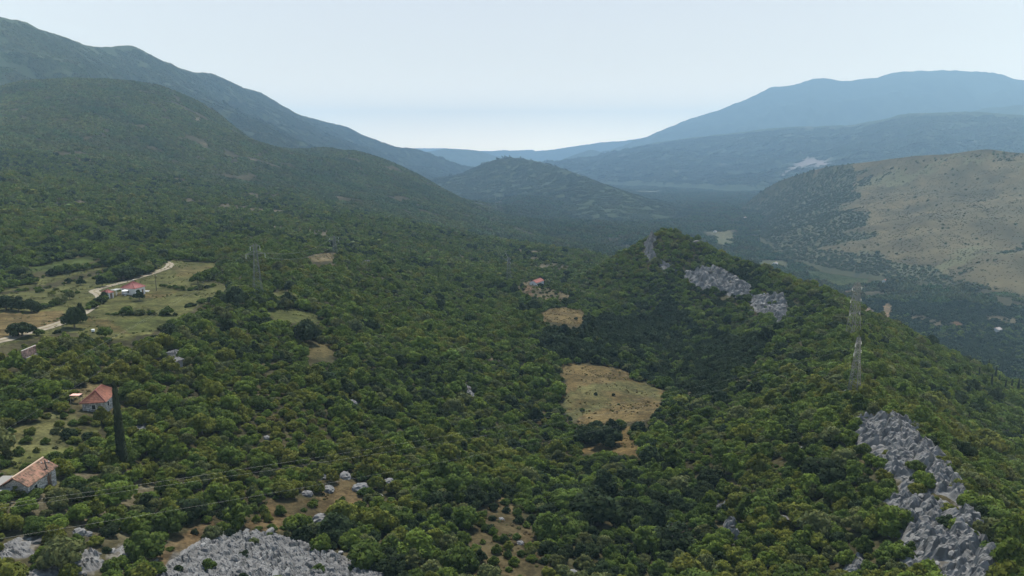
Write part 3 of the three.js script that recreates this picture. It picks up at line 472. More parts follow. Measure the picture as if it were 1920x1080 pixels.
[[576, 928, 22, 'grey boulder at the low end of the boulder cluster above the pavement'], [616, 920, 24, 'rounded light boulder in the cluster above the limestone pavement'], [606, 897, 16, 'small boulder half under bushes behind the boulder cluster'], [648, 895, 26, 'long pale boulder lying at the back of the boulder cluster'], [676, 918, 34, 'broad light boulder at the far side of the boulder cluster'], [712, 932, 16, 'small white boulder on the dry ground past the broad boulder'], [600, 978, 34, 'big striped boulder alone on the dry clearing above the pavement'], [660, 757, 20, 'white dome of rock in the scrub between cypress and meadow'], [728, 905, 22, 'shaded boulder under the trees beside the boulder cluster'], [148, 1000, 22, 'low stone beside the footpath left of the pavement'], [165, 1003, 14, 'small stone beside the low stone on the footpath'], [835, 915, 14, 'small grey boulder on the scrub slope over the dry hollow'], [965, 925, 18, 'pale boulder at the top of the dry stony slope'], [975, 1020, 16, 'flat boulder on the dry stony slope'], [1075, 1078, 24, 'grey boulder at the foot of the dry stony slope'], [940, 975, 14, 'small stone beside the brown grass of the dry slope'], [1505, 845, 16, 'small rock in the bushes under the spur crest'], [1545, 915, 20, 'white rock in the bushes below the crest rib'], [1470, 975, 20, 'grey rock low on the spur flank'], [500, 822, 14, 'small rock in yellow scrub beyond the cypress'], [1590, 738, 16, 'white rock at the foot of the near pylon']].forEach(([px, py, w, label], i) => {
  const p = hit(px, py), s = w / 2 / FP * p[3] * 1.08, o = new THREE.Mesh(BOULDERS[i % 4], rockMat); o.name = numbered('boulder'); o.position.set(p[0], p[1] + s * 0.05, p[2]); o.scale.setScalar(s); o.rotation.y = i * 1.7; o.castShadow = o.receiveShadow = true; o.userData = { label, category: 'boulder', group: 'limestone boulders in the scrub' }; scene.add(o); KEEPOUT.push([p[0], p[2], s + 1.0]);
});

// ---------------------------------------------------------------- dirt road
{
  const pts = [[-160, 682], [0, 640], [60, 622], [100, 611], [126, 602], [150, 590], [172, 576], [186, 565], [189, 558], [183, 551], [176, 547], [190, 541], [222, 532], [252, 523], [285, 513], [308, 505], [318, 498], [314, 492], [300, 489]].map(([a, b]) => hit(a, b));
  const c = new THREE.CatmullRomCurve3(pts.map(p => new THREE.Vector3(p[0], 0, p[2]))), N = 260;
  const strip = (name, label, o0, o1, lift, color) => {
    const pos = [], col = [], idx = [];
    for (let i = 0; i <= N; i++) { const t = i / N, p = c.getPointAt(t), d = c.getTangentAt(t), k = 5; for (let j = 0; j <= k; j++) { const o = lerp(o0, o1, j / k) + 0.3 * fbm(i / 3, j, 2, 7), x = p.x - d.z * o, z = p.z + d.x * o, v = 0.85 + 0.3 * fbm(x / 1.5, z / 1.5, 3, 5); pos.push(x, ground(x, z) + lift, z); col.push(...color.map(q => q * v)); if (i < N && j < k) { const q = i * (k + 1) + j; idx.push(q, q + k + 1, q + k + 2, q, q + k + 2, q + 1); } } }
    const g = new THREE.BufferGeometry(); g.setAttribute('position', new THREE.Float32BufferAttribute(pos, 3)); g.setAttribute('color', new THREE.Float32BufferAttribute(col, 3)); g.setIndex(idx); g.computeVertexNormals();
    const m = new THREE.Mesh(g, hillMat.clone()); m.material.side = THREE.DoubleSide; m.name = name; structure(m, label, 'road');
  };
  strip('dirt_road', 'pale gravel track curving past the white house', -2.0, 2.0, 0.12, [0.27, 0.235, 0.18]);
  strip('road_verge', 'strip of worn grass between the wheel ruts of the track', -0.35, 0.35, 0.17, [0.2, 0.17, 0.1]);
  for (let i = 0; i <= 60; i++) { const p = c.getPointAt(i / 60); KEEPOUT.push([p.x, p.z, 3.2]); }
}

// ---------------------------------------------------------------- houses
const tileGrid = (e0, e1, t0, t1, color, seed, spread) => { // one roof slope, closed, with rolls of tile down the fall
  const V = a => new THREE.Vector3(...a), E0 = V(e0), E1 = V(e1), T0 = V(t0), T1 = V(t1), nor = new THREE.Vector3().crossVectors(E1.clone().sub(E0), T0.clone().sub(E0)).normalize(); if (nor.y < 0) nor.negate();
  const nu = Math.max(8, Math.round(E0.distanceTo(E1) / 0.14)), nv = Math.max(4, Math.round(T0.clone().add(T1).sub(E0).sub(E1).length() / 2 / 0.2)), pos = [], col = [], idx = [];
  for (const s of [0, 1]) for (let j = 0; j <= nv; j++) for (let i = 0; i <= nu; i++) {
    const u = i / nu, v = j / nv, p = E0.clone().lerp(E1, u).lerp(T0.clone().lerp(T1, u), v);
    const rim = i === 0 || i === nu || j === nv, h = s ? -0.12 : rim ? 0 : (i % 2 ? 0.05 : 0.0) + 0.04 * ((nv - j) % 2) + 0.05 * fbm(u * 7, v * 4, 2, seed);
    p.addScaledVector(nor, h); pos.push(p.x, p.y, p.z);
    const q = hash2(Math.floor(i / 2), Math.floor(j / 2), seed), w = 1 + spread * (q - 0.5) * 1.6 + spread * 0.9 * fbm(u * 5, v * 3, 3, seed + 4); col.push(color[0] * w, color[1] * w * (1 - spread * 0.25 * (q - 0.6)), color[2] * w);
    if (i < nu && j < nv) { const k = s * (nu + 1) * (nv + 1) + j * (nu + 1) + i, a = [k, k + 1, k + nu + 2, k, k + nu + 2, k + nu + 1]; idx.push(...(s ? a.reverse() : a)); }
  }
  const o = (nu + 1) * (nv + 1), seam = (a, b) => idx.push(a, b, b + o, a, b + o, a + o);
  for (let i = 0; i < nu; i++) { seam(i + 1, i); seam(nv * (nu + 1) + i, nv * (nu + 1) + i + 1); } for (let j = 0; j < nv; j++) { seam(j * (nu + 1), (j + 1) * (nu + 1)); seam((j + 1) * (nu + 1) + nu, j * (nu + 1) + nu); }
  let g = new THREE.BufferGeometry(); g.setAttribute('position', new THREE.Float32BufferAttribute(pos, 3)); g.setAttribute('color', new THREE.Float32BufferAttribute(col, 3)); g.setIndex(idx); g = g.toNonIndexed(); g.computeVertexNormals(); return g;
};
const roofMat = new THREE.MeshStandardMaterial({ vertexColors: true, roughness: 0.85, side: THREE.DoubleSide });
const glassMat = new THREE.MeshStandardMaterial({ color: new THREE.Color().setRGB(0.02, 0.025, 0.03), roughness: 0.15 }), frameMat = std(0.5, 0.48, 0.44), doorMat = std(0.12, 0.07, 0.04), capMat = std(0.17, 0.055, 0.045);
function stoneMat(seed, r, g, b) { const n = 256, d = new Uint8Array(n * n * 4); for (let j = 0; j < n; j++) for (let i = 0; i < n; i++) { const c = cellular(i / n * 14, j / n * 24, seed), q = 150 + 105 * c[2] - 90 * (1 - smooth(0, 0.18, c[1] - c[0])) + 20 * (hash2(i, j, seed) - 0.5), k = (j * n + i) * 4; d[k] = d[k + 1] = d[k + 2] = clamp(q, 30, 255); d[k + 3] = 255; } const t = new THREE.DataTexture(d, n, n); t.colorSpace = THREE.SRGBColorSpace; t.wrapS = t.wrapT = THREE.RepeatWrapping; t.magFilter = THREE.LinearFilter; t.needsUpdate = true; return std(r, g, b, { map: t }); }
function house(name, label, N0, L0, R0, o) {
  const g0 = hit(...o.foot), eave = g0[1] + o.h, N = onPlane(...N0, eave), L = onPlane(...L0, eave), R = onPlane(...R0, eave);
  const ux = R[0] - N[0], uz = R[2] - N[2], a = o.a || Math.hypot(ux, uz), ul = Math.hypot(ux, uz), nx = -uz / ul, nz = ux / ul, side = Math.sign((L[0] - N[0]) * nx + (L[2] - N[2]) * nz), b = o.b || Math.abs((L[0] - N[0]) * nx + (L[2] - N[2]) * nz);
  const cx = N[0] + ux / ul * a / 2 + nx * side * b / 2, cz = N[2] + uz / ul * a / 2 + nz * side * b / 2, by = Math.min(ground(cx, cz), g0[1]) - 0.4;
  const t = thing(name, label, 'house'); t.position.set(cx, by, cz); t.rotation.y = Math.atan2(-uz, ux); const H = eave - by, io = o.over || 0.4, A = a / 2, B = b / 2, wa = A - io, wb = B - io, th = 0.35;
  KEEPOUT.push([cx, cz, Math.hypot(A, B) + 1.2], [cx - cx / g0[3] * (B + 3), cz - cz / g0[3] * (B + 3), B + 0.5]);
  for (const s of [-1, 1]) {
    const wl = part('wall', box(2 * wa, H, th, 0, H / 2, s * (wb - th / 2)), o.wall, t);
    const n = Math.max(1, Math.round(wa * 2 / 3.2));
    if (!o.plain) for (let k = 0; k < n; k++) { const x = (k + 0.5) / n * 2 * wa - wa, isDoor = k === Math.floor(n / 2) && s === side * -1 ? 1 : 0, w = isDoor ? 1.0 : 0.9, h = isDoor ? 2.0 : 1.15, y = isDoor ? 0.4 + 1.0 : 0.4 + 1.55, z = s * wb; const d = part(isDoor ? 'door' : 'window', box(w, h, 0.06, x, y, z + s * 0.035), isDoor ? doorMat : frameMat, t); part(isDoor ? 'handle' : 'pane', isDoor ? box(0.06, 0.14, 0.05, x + 0.36, y, z + s * 0.09) : box(w - 0.16, h - 0.16, 0.02, x, y, z + s * 0.08), isDoor ? frameMat : glassMat, d); }
    part('wall', box(th, H, 2 * wb - 2 * th - 0.004, s * (wa - th / 2), H / 2, 0), o.wall, t);
    if (!o.plain) { const w = part('window', box(0.06, 1.15, 0.9, s * (wa + 0.035), 1.95, 0), frameMat, t); part('pane', box(0.02, 0.99, 0.74, s * (wa + 0.08), 1.95, 0), glassMat, w); }
  }
  const rh = o.rise, C = (x, y, z) => [x, y, z];
  if (o.roof === 'hip') {
    const q = Math.max(0.15, A - B * (o.hip || 1)), T0 = C(-q, H + rh, 0), T1 = C(q, H + rh, 0);
    part('roof_slope', tileGrid(C(-A, H, B), C(A, H, B), T0, T1, o.tile, 1, o.mottle), roofMat, t); part('roof_slope', tileGrid(C(A, H, -B), C(-A, H, -B), T1, T0, o.tile, 2, o.mottle), roofMat, t);
    part('roof_slope', tileGrid(C(A, H, B), C(A, H, -B), T1, T1, o.tile, 3, o.mottle), roofMat, t); part('roof_slope', tileGrid(C(-A, H, -B), C(-A, H, B), T0, T0, o.tile, 4, o.mottle), roofMat, t);
    for (const [p, e] of [[T1, C(A, H, B)], [T1, C(A, H, -B)], [T0, C(-A, H, B)], [T0, C(-A, H, -B)]]) bar('hip_cap', [p[0], p[1] + 0.04, p[2]], [e[0], e[1] + 0.05, e[2]], 0.28, o.cap || capMat, t);
    bar('ridge_cap', [T0[0], H + rh + 0.04, 0], [T1[0], H + rh + 0.04, 0], 0.28, o.cap || capMat, t);
  } else {
    part('roof_slope', tileGrid(C(-A, H, B), C(A, H, B), C(-A, H + rh, 0), C(A, H + rh, 0), o.tile, 1, o.mottle), roofMat, t); part('roof_slope', tileGrid(C(A, H, -B), C(-A, H, -B), C(A, H + rh, 0), C(-A, H + rh, 0), o.tile, 2, o.mottle), roofMat, t);
    bar('ridge_cap', [-A, H + rh + 0.04, 0], [A, H + rh + 0.04, 0], 0.3, o.cap || capMat, t);
    for (const s of [-1, 1]) { const sh = new THREE.Shape([[-wb, 0], [wb, 0], [0, rh * wb / B]].map(p => new THREE.Vector2(...p))), g = new THREE.ExtrudeGeometry(sh, { depth: th, bevelEnabled: false }); g.translate(0, 0, -th / 2); g.rotateY(Math.PI / 2); g.translate(s * (wa - th / 2), H - 0.14, 0); part('gable', g, o.wall, t); }
  }
  if (o.chimney) { const c = part('chimney', box(0.55, 1.3, 0.55, o.chimney[0], H + rh * 0.75 + 0.45, o.chimney[1]), o.chimneyMat || std(0.05, 0.045, 0.05), t); part('chimney_cap', box(0.72, 0.12, 0.72, o.chimney[0], H + rh * 0.75 + 1.16, o.chimney[1]), frameMat, c); }
  return { t, a, b, H, cx, cz, by };
}
const plaster = std(0.55, 0.55, 0.55), oldStone = stoneMat(3, 0.52, 0.5, 0.47), greyStone = stoneMat(5, 0.42, 0.41, 0.40);
const HS = {};
HS.white = house('white_house', 'white house with pink hip roof and dark chimney beside the gravel track', [252.5, 541.7], [228.3, 539.6], [274, 536.3], { foot: [252, 554], h: 3.0, rise: 2.3, roof: 'hip', hip: 0.8, tile: [0.25, 0.088, 0.08], mottle: 0.12, wall: plaster, chimney: [1.2, -0.6] });
HS.shed = house('outbuilding', 'small white outbuilding with pink hip roof beside the white house', [203, 549.5], [195.5, 546.5], [214.5, 547.5], { foot: [204, 557], h: 2.3, rise: 1.1, roof: 'hip', tile: [0.26, 0.092, 0.08], mottle: 0.15, wall: plaster, over: 0.3 });
HS.red = house('red_roofed_house', 'house with red hip roof in a brown clearing near the cypress', [198.5, 754.4], [155, 752], [221.5, 732], { foot: [192, 766], h: 2.6, rise: 2.2, roof: 'hip', hip: 0.85, tile: [0.18, 0.066, 0.04], mottle: 0.36, wall: oldStone });
HS.stone = house('stone_house', 'stone house with mottled terracotta gable roof and leaning pole', [53.5, 913.5], [27.5, 897], [110, 873.5], { foot: [80, 915], h: 2.7, b: 4.8, rise: 1.55, roof: 'gable', tile: [0.155, 0.082, 0.052], mottle: 0.75, wall: oldStone, cap: std(0.42, 0.3, 0.22) });
HS.ruin = house('old_stone_house', 'old stone house with faded broken tile roof behind a brown bush', [68.5, 661.5], [88.5, 652.5], [42, 673], { foot: [70, 672], h: 3.2, rise: 2.0, roof: 'gable', tile: [0.20, 0.125, 0.105], mottle: 0.85, wall: greyStone, cap: std(0.4, 0.37, 0.33), turned: 1 });
HS.saddle = house('saddle_house', 'lone red roofed house on the saddle at the end of the hollow', [1006, 531], [1000, 529], [1021, 526], { foot: [1010, 535], h: 2.8, rise: 1.9, roof: 'gable', b: 7, tile: [0.25, 0.085, 0.065], mottle: 0.2, wall: plaster });
HS.hut = house('stone_hut', 'small ruined grey stone hut with flat slab roof in the scrub', [322, 681], [308, 678], [334, 677], { foot: [320, 693], h: 2.0, rise: 0.35, roof: 'gable', b: 4, a: 4.6, tile: [0.085, 0.082, 0.08], mottle: 0.6, wall: stoneMat(8, 0.24, 0.235, 0.235), cap: std(0.12, 0.115, 0.11), plain: true });
[[1398, 411, 'tiny pale house at the edge of the pale field in the valley'], [1412, 418, 'tiny house lower down the lane in the valley'], [1872, 622, 'pale roofed house among trees by the bare soil in the valley'], [1662, 530, 'long white building by the vineyard'], [1455, 497, 'tiny house at the narrow field in the valley'], [1342, 437, 'tiny house below the pale valley field'], [1438, 430, 'tiny house on the lane at the foot of the bare hill']].forEach(([px, py, label], i) => {
  house('valley_house', label, [px, py - 3], [px - 5, py - 4], [px + 6, py - 4.4], { foot: [px, py], h: 4, a: 12, b: 9, rise: 2.4, roof: 'gable', tile: i % 3 === 0 ? [0.4, 0.2, 0.15] : [0.35, 0.3, 0.27], mottle: 0.2, wall: plaster, plain: true });
});
{ // grey lean-to slab roof at the back of the stone house, held by posts
  const h = HS.stone, t = thing('lean_to', 'grey slab roofed lean-to at the gable of the stone house', 'shed'), p = onPlane(30, 899, h.by + 3.3), m = std(0.20, 0.19, 0.175); t.position.set(p[0] - 2.2, h.by, p[2] + 0.4); t.rotation.y = h.t.rotation.y;
  part('roof_panel', box(4.6, 0.14, 2.4, 0, 3.0, 0), m, t); part('roof_panel', box(3.2, 0.14, 1.9, -1.6, 2.8, 2.2), m, t);
  for (const [x, z] of [[-2.1, -1], [2.1, -1], [-2.1, 1.05], [2.1, 1.05], [-2.9, 2.9], [-0.2, 2.9]]) part('post', box(0.16, 2.9, 0.16, x, 1.4, z), std(0.2, 0.16, 0.12), t);
  KEEPOUT.push([t.position.x, t.position.z, 3.4]);
}
{ // yard of the white house
  const p = hit(219, 553), t = thing('pergola', 'white pergola hung with vines between white house and outbuilding', 'pergola'), m = std(0.75, 0.75, 0.72); t.position.set(p[0], p[1] - 0.1, p[2]); t.rotation.y = HS.white.t.rotation.y;
  for (const [x, z] of [[-1.6, -1.2], [1.6, -1.2], [-1.6, 1.2], [1.6, 1.2]]) part('post', box(0.14, 2.4, 0.14, x, 1.2, z), m, t);
  for (let k = -3; k <= 3; k++) part('rafter', box(0.1, 0.1, 3.0, k * 0.55, 2.45, 0), m, t);
  const v = part('vine', CROWN1[1], toneMats.fresh[1], t); v.scale.set(1.2, 0.9, 1.2); v.position.set(0.4, 1.1, 0.6);
  const q = hit(235, 554), w = thing('garden_table', 'white round garden table with parasol in front of the white house', 'table'); w.position.set(q[0], q[1], q[2]);
  part('table_top', new THREE.CylinderGeometry(0.9, 0.9, 0.08, 18).translate(0, 0.75, 0), m, w); part('pole', new THREE.CylinderGeometry(0.05, 0.05, 2.2, 8).translate(0, 1.1, 0), m, w); part('parasol', new THREE.ConeGeometry(1.3, 0.5, 10).translate(0, 2.3, 0), m, w); part('foot', new THREE.CylinderGeometry(0.4, 0.45, 0.1, 14).translate(0, 0.05, 0), m, w);
  const s = hit(274, 547), b = thing('stone_steps', 'pale stone steps at the corner of the white house', 'steps'); b.position.set(s[0], s[1] - 0.1, s[2]); for (let k = 0; k < 3; k++) part('step', box(2.2, 0.2, 0.4, 0, 0.12 + k * 0.18, -k * 0.41), std(0.55, 0.53, 0.5), b);
  const e = hit(175, 624), hv = thing('beehive', 'small white beehive box standing in the dry field', 'beehive'); hv.position.set(e[0], e[1], e[2]); part('box', box(0.8, 0.6, 0.7, 0, 0.75, 0), m, hv); part('lid', box(0.9, 0.1, 0.8, 0, 1.1, 0), m, hv); for (const [x, z] of [[-0.3, -0.25], [0.3, -0.25], [-0.3, 0.25], [0.3, 0.25]]) part('leg', box(0.08, 0.46, 0.08, x, 0.22, z), std(0.2, 0.15, 0.1), hv);
  const r = hit(144, 755), c = thing('garden_shelter', 'little pink canopy beside the red roofed house', 'shelter'); c.position.set(r[0], r[1], r[2]); part('canopy', box(2.2, 0.1, 1.4, 0, 1.9, 0), std(0.62, 0.36, 0.3), c); for (const [x, z] of [[-1, -0.6], [1, -0.6], [-1, 0.6], [1, 0.6]]) part('post', box(0.08, 1.86, 0.08, x, 0.92, z), std(0.3, 0.25, 0.2), c);
}
// utility poles
const poleMat = std(0.075, 0.06, 0.05);
[[293.5, 545, 520, 0, 'wooden utility pole standing right of the white house'], [187.5, 533, 516, 0, 'wooden utility pole among bushes above the gravel track'], [99, 917, 868, -0.16, 'leaning dark utility pole in front of the stone house']].forEach(([px, py, top, lean, label]) => {
  const p = hit(px, py), h = (py - top) / FP * p[3] * 1.12 * (lean ? 0.98 : 1), t = thing('utility_pole', label, 'pole'); t.position.set(p[0], p[1] - 0.2, p[2]); t.rotation.z = -lean * 0.9;
  part('shaft', new THREE.CylinderGeometry(0.11, 0.16, h, 8).translate(0, h / 2, 0), poleMat, t); part('crossbar', box(1.5, 0.12, 0.12, 0, h - 0.5, 0), poleMat, t); for (const x of [-0.65, 0.65]) part('insulator', new THREE.CylinderGeometry(0.05, 0.07, 0.22, 8).translate(x, h - 0.32, 0), std(0.5, 0.5, 0.5), t);
});

// ---------------------------------------------------------------- pylons and conductors
const steel = std(0.11, 0.118, 0.12, { metalness: 0.35, roughness: 0.55 }), glassIns = std(0.45, 0.5, 0.48, { roughness: 0.3 });
function pylon(label, px, py, topPy, turn, o) {
  const p = hit(px, py), H = (py - topPy) / FP * Math.hypot(p[3], CY - p[1]) / Math.cos(Math.atan2(CY - p[1], p[3])) * (o.k || 1), t = thing('pylon', label, 'pylon', 'lattice steel pylons of the power lines');
  t.position.set(p[0], p[1] - 0.3, p[2]); t.rotation.y = turn; KEEPOUT.push([p[0], p[2], 2.6]);
  const half = y => { const f = y / H; return f < 0.62 ? lerp(o.base, o.waist, f / 0.62) : lerp(o.waist, o.waist * 0.55, (f - 0.62) / 0.38); }, S = [[-1, -1], [1, -1], [1, 1], [-1, 1]], lev = [0]; while (lev[lev.length - 1] < H * 0.97) lev.push(Math.min(H, lev[lev.length - 1] + half(lev[lev.length - 1]) * 1.9 + 0.35)); lev[lev.length - 1] = H;
  for (const [sx, sz] of S) { const g = part('leg', BAR, steel, t), a = new THREE.Vector3(sx * o.base, 0, sz * o.base), b = new THREE.Vector3(sx * o.waist, H * 0.62, sz * o.waist), d = b.clone().sub(a); g.position.copy(a); g.scale.set(0.2, d.length(), 0.2); g.quaternion.setFromUnitVectors(UPV, d.normalize()); bar('leg', b.toArray(), [sx * half(H), H, sz * half(H)], 0.16, steel, t); }
  for (let k = 0; k + 1 < lev.length; k++) for (let q = 0; q < 4; q++) {
    const A = S[q], B = S[(q + 1) % 4], y0 = lev[k], y1 = lev[k + 1], P = (s, y) => [s[0] * half(y), y, s[1] * half(y)];
    bar('brace', P(A, y0), P(B, y1), 0.1, steel, t); bar('brace', P(B, y0), P(A, y1), 0.1, steel, t); if (k) bar('brace', P(A, y0), P(B, y0), 0.09, steel, t);
  }
  const ends = [];
  for (const [f, span, sides] of o.arms) for (const s of sides) {
    const y = f * H, w = half(y), e = [s * span, y, 0], c = new THREE.Group(); c.name = 'crossarm'; t.add(c);
    for (const z of [-1, 1]) { bar('chord', [s * w, y, z * w], e, 0.15, steel, c); bar('tie', [s * w * 0.9, y + span * 0.32, z * w * 0.9], e, 0.12, steel, c); }
    for (let m = 1; m < 4; m++) { const u = m / 4; bar('strut', [lerp(s * w, e[0], u), y, lerp(w, 0, u)], [lerp(s * w, e[0], u), y, lerp(-w, 0, u)], 0.08, steel, c); }
    const il = o.ins || 1.2; bar('insulator', e, [e[0], y - il, 0], 0.22, glassIns, t); ends.push([e[0], y - il, 0]);
  }
  bar('peak', [0, H, 0], [0, H * 1.05, 0], 0.14, steel, t);
  t.updateMatrixWorld(); return { t, ends: ends.map(e => new THREE.Vector3(...e).applyMatrix4(t.matrixWorld)), top: new THREE.Vector3(0, H * 1.05, 0).applyMatrix4(t.matrixWorld) };
}
const PY1 = pylon('near lattice pylon rising from bushes on the spur crest', 1601, 735, 643, 0.75, { base: 1.5, waist: 0.75, arms: [[0.90, 2.3, [-1, 1]], [0.74, 2.8, [-1, 1]], [0.56, 2.6, [1]]], ins: 0.9 });
const PY2 = pylon('lattice pylon on the spur with three tiers of crossarms by brown patches', 1598, 640, 540, 0.5, { base: 2.4, waist: 1.3, arms: [[0.91, 3.2, [-1, 1]], [0.71, 3.5, [-1, 1]], [0.49, 3.2, [-1, 1]]], ins: 1.1 });
const PY3 = pylon('lattice pylon at the edge of the fields right of the white house', 484, 552, 462, 0.55, { base: 2.1, waist: 1.0, arms: [[0.95, 2.2, [-1, 1]], [0.80, 4.3, [-1, 1]]], ins: 2.0 });
const PY4 = pylon('small far pylon in the woods behind the small tan clearing', 628, 478, 443, 0.6, { base: 2.0, waist: 0.9, arms: [[0.92, 3.4, [-1, 1]], [0.76, 3.4, [-1, 1]]], ins: 1.4 });
const PY5 = pylon('far pylon at the saddle left of the lone red roofed house', 954, 528, 482, 1.2, { base: 2.2, waist: 1.0, arms: [[0.93, 3.6, [-1, 1]], [0.78, 3.8, [-1, 1]]], ins: 1.4 });
const wireMat = std(0.30, 0.30, 0.29, { metalness: 0.3, roughness: 0.5 });
class Sag extends THREE.Curve { constructor(a, b, s) { super(); this.a = a; this.b = b; this.s = s; } getPoint(t, o = new THREE.Vector3()) { return o.lerpVectors(this.a, this.b, t).add(new THREE.Vector3(0, -4 * this.s * t * (1 - t), 0)); } }
function wire(label, a, b, sag, rad) { const m = new THREE.Mesh(new THREE.TubeGeometry(new Sag(a, b, sag), 48, rad, 4), wireMat); m.name = numbered('power_cable'); m.userData = { label, category: 'cable', group: 'power line conductors' }; m.castShadow = m.receiveShadow = true; scene.add(m); }
const beyond = (A, px, py, r, k, sag) => { const Q = at(px, py, r), t = 1 / k; return new THREE.Vector3(A.x + (Q[0] - A.x) * k, (Q[1] + 4 * sag * t * (1 - t) - A.y * (1 - t)) / t, A.z + (Q[2] - A.z) * k); };
[[0, 0, 946, 110, 'upper'], [2, 0, 953, 109, 'middle'], [4, 0, 1010, 98, 'lowest']].forEach(([e, px, py, r, w]) => wire(`${w} cable of the line from the near pylon across the hollow`, PY1.ends[e], beyond(PY1.ends[e], px, py, r, 1.5, 7), 7, 0.0065));
[[2, 0, 742, 183, 'upper'], [0, 0, 749, 181, 'middle'], [3, 0, 812, 157, 'lowest']].forEach(([e, px, py, r, w]) => wire(`${w} cable running from the fields pylon over the red roofed house`, PY3.ends[e], beyond(PY3.ends[e], px, py, r, 1.5, 4), 4, 0.008));
[[0, 0, 'top'], [2, 2, 'middle'], [4, 3, 'bottom']].forEach(([a, b, w]) => wire(`${w} cable from the three tiered pylon to the saddle pylon`, PY2.ends[a], PY5.ends[b], 13, 0.010));
[[0, 912, 'left'], [1, 926, 'centre'], [3, 935, 'right']].forEach(([a, px, w]) => { const q = at(px, 322, 2350); wire(`${w} cable from the saddle pylon up the valley to the dome hill`, PY5.ends[a], new THREE.Vector3(q[0], q[1], q[2]), 60, 0.04); });
[[0, 0, 'upper'], [3, 3, 'lower']].forEach(([a, b, w]) => wire(`${w} cable between the fields pylon and the small far pylon`, PY3.ends[a], PY4.ends[b], 5, 0.03));

// ---------------------------------------------------------------- cypresses
function cypressGeo(seed, slim) { const R = rng(seed), pos = [], nor = [], col = []; for (let i = 0; i < 1500; i++) { const y = 1 - Math.pow(R(), 0.8), w = slim * (0.10 + 0.90 * Math.pow(1 - y, 0.62)) * smooth(1.0, 0.955, y) * smooth(-0.03, 0.05, y), a = R() * 6.283, rr = w * (0.7 + 0.5 * R()), d = new THREE.Vector3(Math.cos(a), 0.35, Math.sin(a)).normalize(), p = new THREE.Vector3(Math.cos(a) * rr, y, Math.sin(a) * rr), t = new THREE.Vector3(-Math.sin(a) * 0.5 + (R() - 0.5), 0.2, Math.cos(a) * 0.5 + (R() - 0.5)).normalize(), s = 0.014 * (0.6 + R()), u = new THREE.Vector3(Math.cos(a) * 0.25, 1, Math.sin(a) * 0.25).normalize(), v = 0.75 + 0.5 * R(); const A = p.clone().addScaledVector(t, -s), B = p.clone().addScaledVector(u, s * 2.4), C = p.clone().addScaledVector(t, s), e = B.clone().sub(A).cross(C.clone().sub(A)); const order = e.dot(d) < 0 ? [A, C, B] : [A, B, C]; for (const q of order) { pos.push(q.x, q.y, q.z); nor.push(d.x, d.y, d.z); col.push(v, v, v); } }
  const g = new THREE.BufferGeometry(); g.setAttribute('position', new THREE.Float32BufferAttribute(pos, 3)); g.setAttribute('normal', new THREE.Float32BufferAttribute(nor, 3)); g.setAttribute('color', new THREE.Float32BufferAttribute(col, 3));
  const core = new THREE.LatheGeometry(Array.from({ length: 14 }, (_, k) => { const y = k / 13; return new THREE.Vector2(0.8 * slim * (0.10 + 0.90 * Math.pow(1 - y, 0.62)) * smooth(1.0, 0.955, y) + 0.0002, y); }), 10); core.deleteAttribute('uv'); const cn = core.toNonIndexed(); cn.setAttribute('color', new THREE.Float32BufferAttribute(new Float32Array(cn.attributes.position.count * 3).fill(0.85), 3));
  return mergeGeometries([g, cn]); }
const CYP = cypressGeo(9, 0.047), CYPFAR = cypressGeo(19, 0.09), cypMat = leafMat.clone(); cypMat.color.setRGB(0.024, 0.034, 0.018);
function cypress(px, py, topPy, label, geo, group) { const p = hit(px, py), h = (py - topPy) / FP * p[3] / Math.cos(Math.atan2(CY - p[1], p[3])) ** 2, t = thing('cypress_tree', label, 'tree', group); t.position.set(p[0], p[1] - 0.2, p[2]); const c = part('crown', geo, cypMat, t); c.scale.setScalar(h); c.position.y = h * 0.02; part('trunk', new THREE.CylinderGeometry(h * 0.012, h * 0.02, h * 0.5, 7).translate(0, h * 0.25 - 0.3, 0), barkMat, t); KEEPOUT.push([p[0], p[2], 1.5]); }
cypress(231, 880, 746, 'tall black cypress standing alone above the scrub', CYP);
[[1846, 722], [1858, 728], [1872, 726], [1884, 734], [1896, 730], [1908, 738], [1866, 712], [1890, 716], [1835, 708], [1902, 712], [1852, 700], [1878, 700]].forEach(([a, b], i) => cypress(a, b, b - 15 - (i * 7) % 9, 'dark columnar cypress in the dense row at the valley edge below the spur', CYPFAR, 'cypresses in the valley row'));

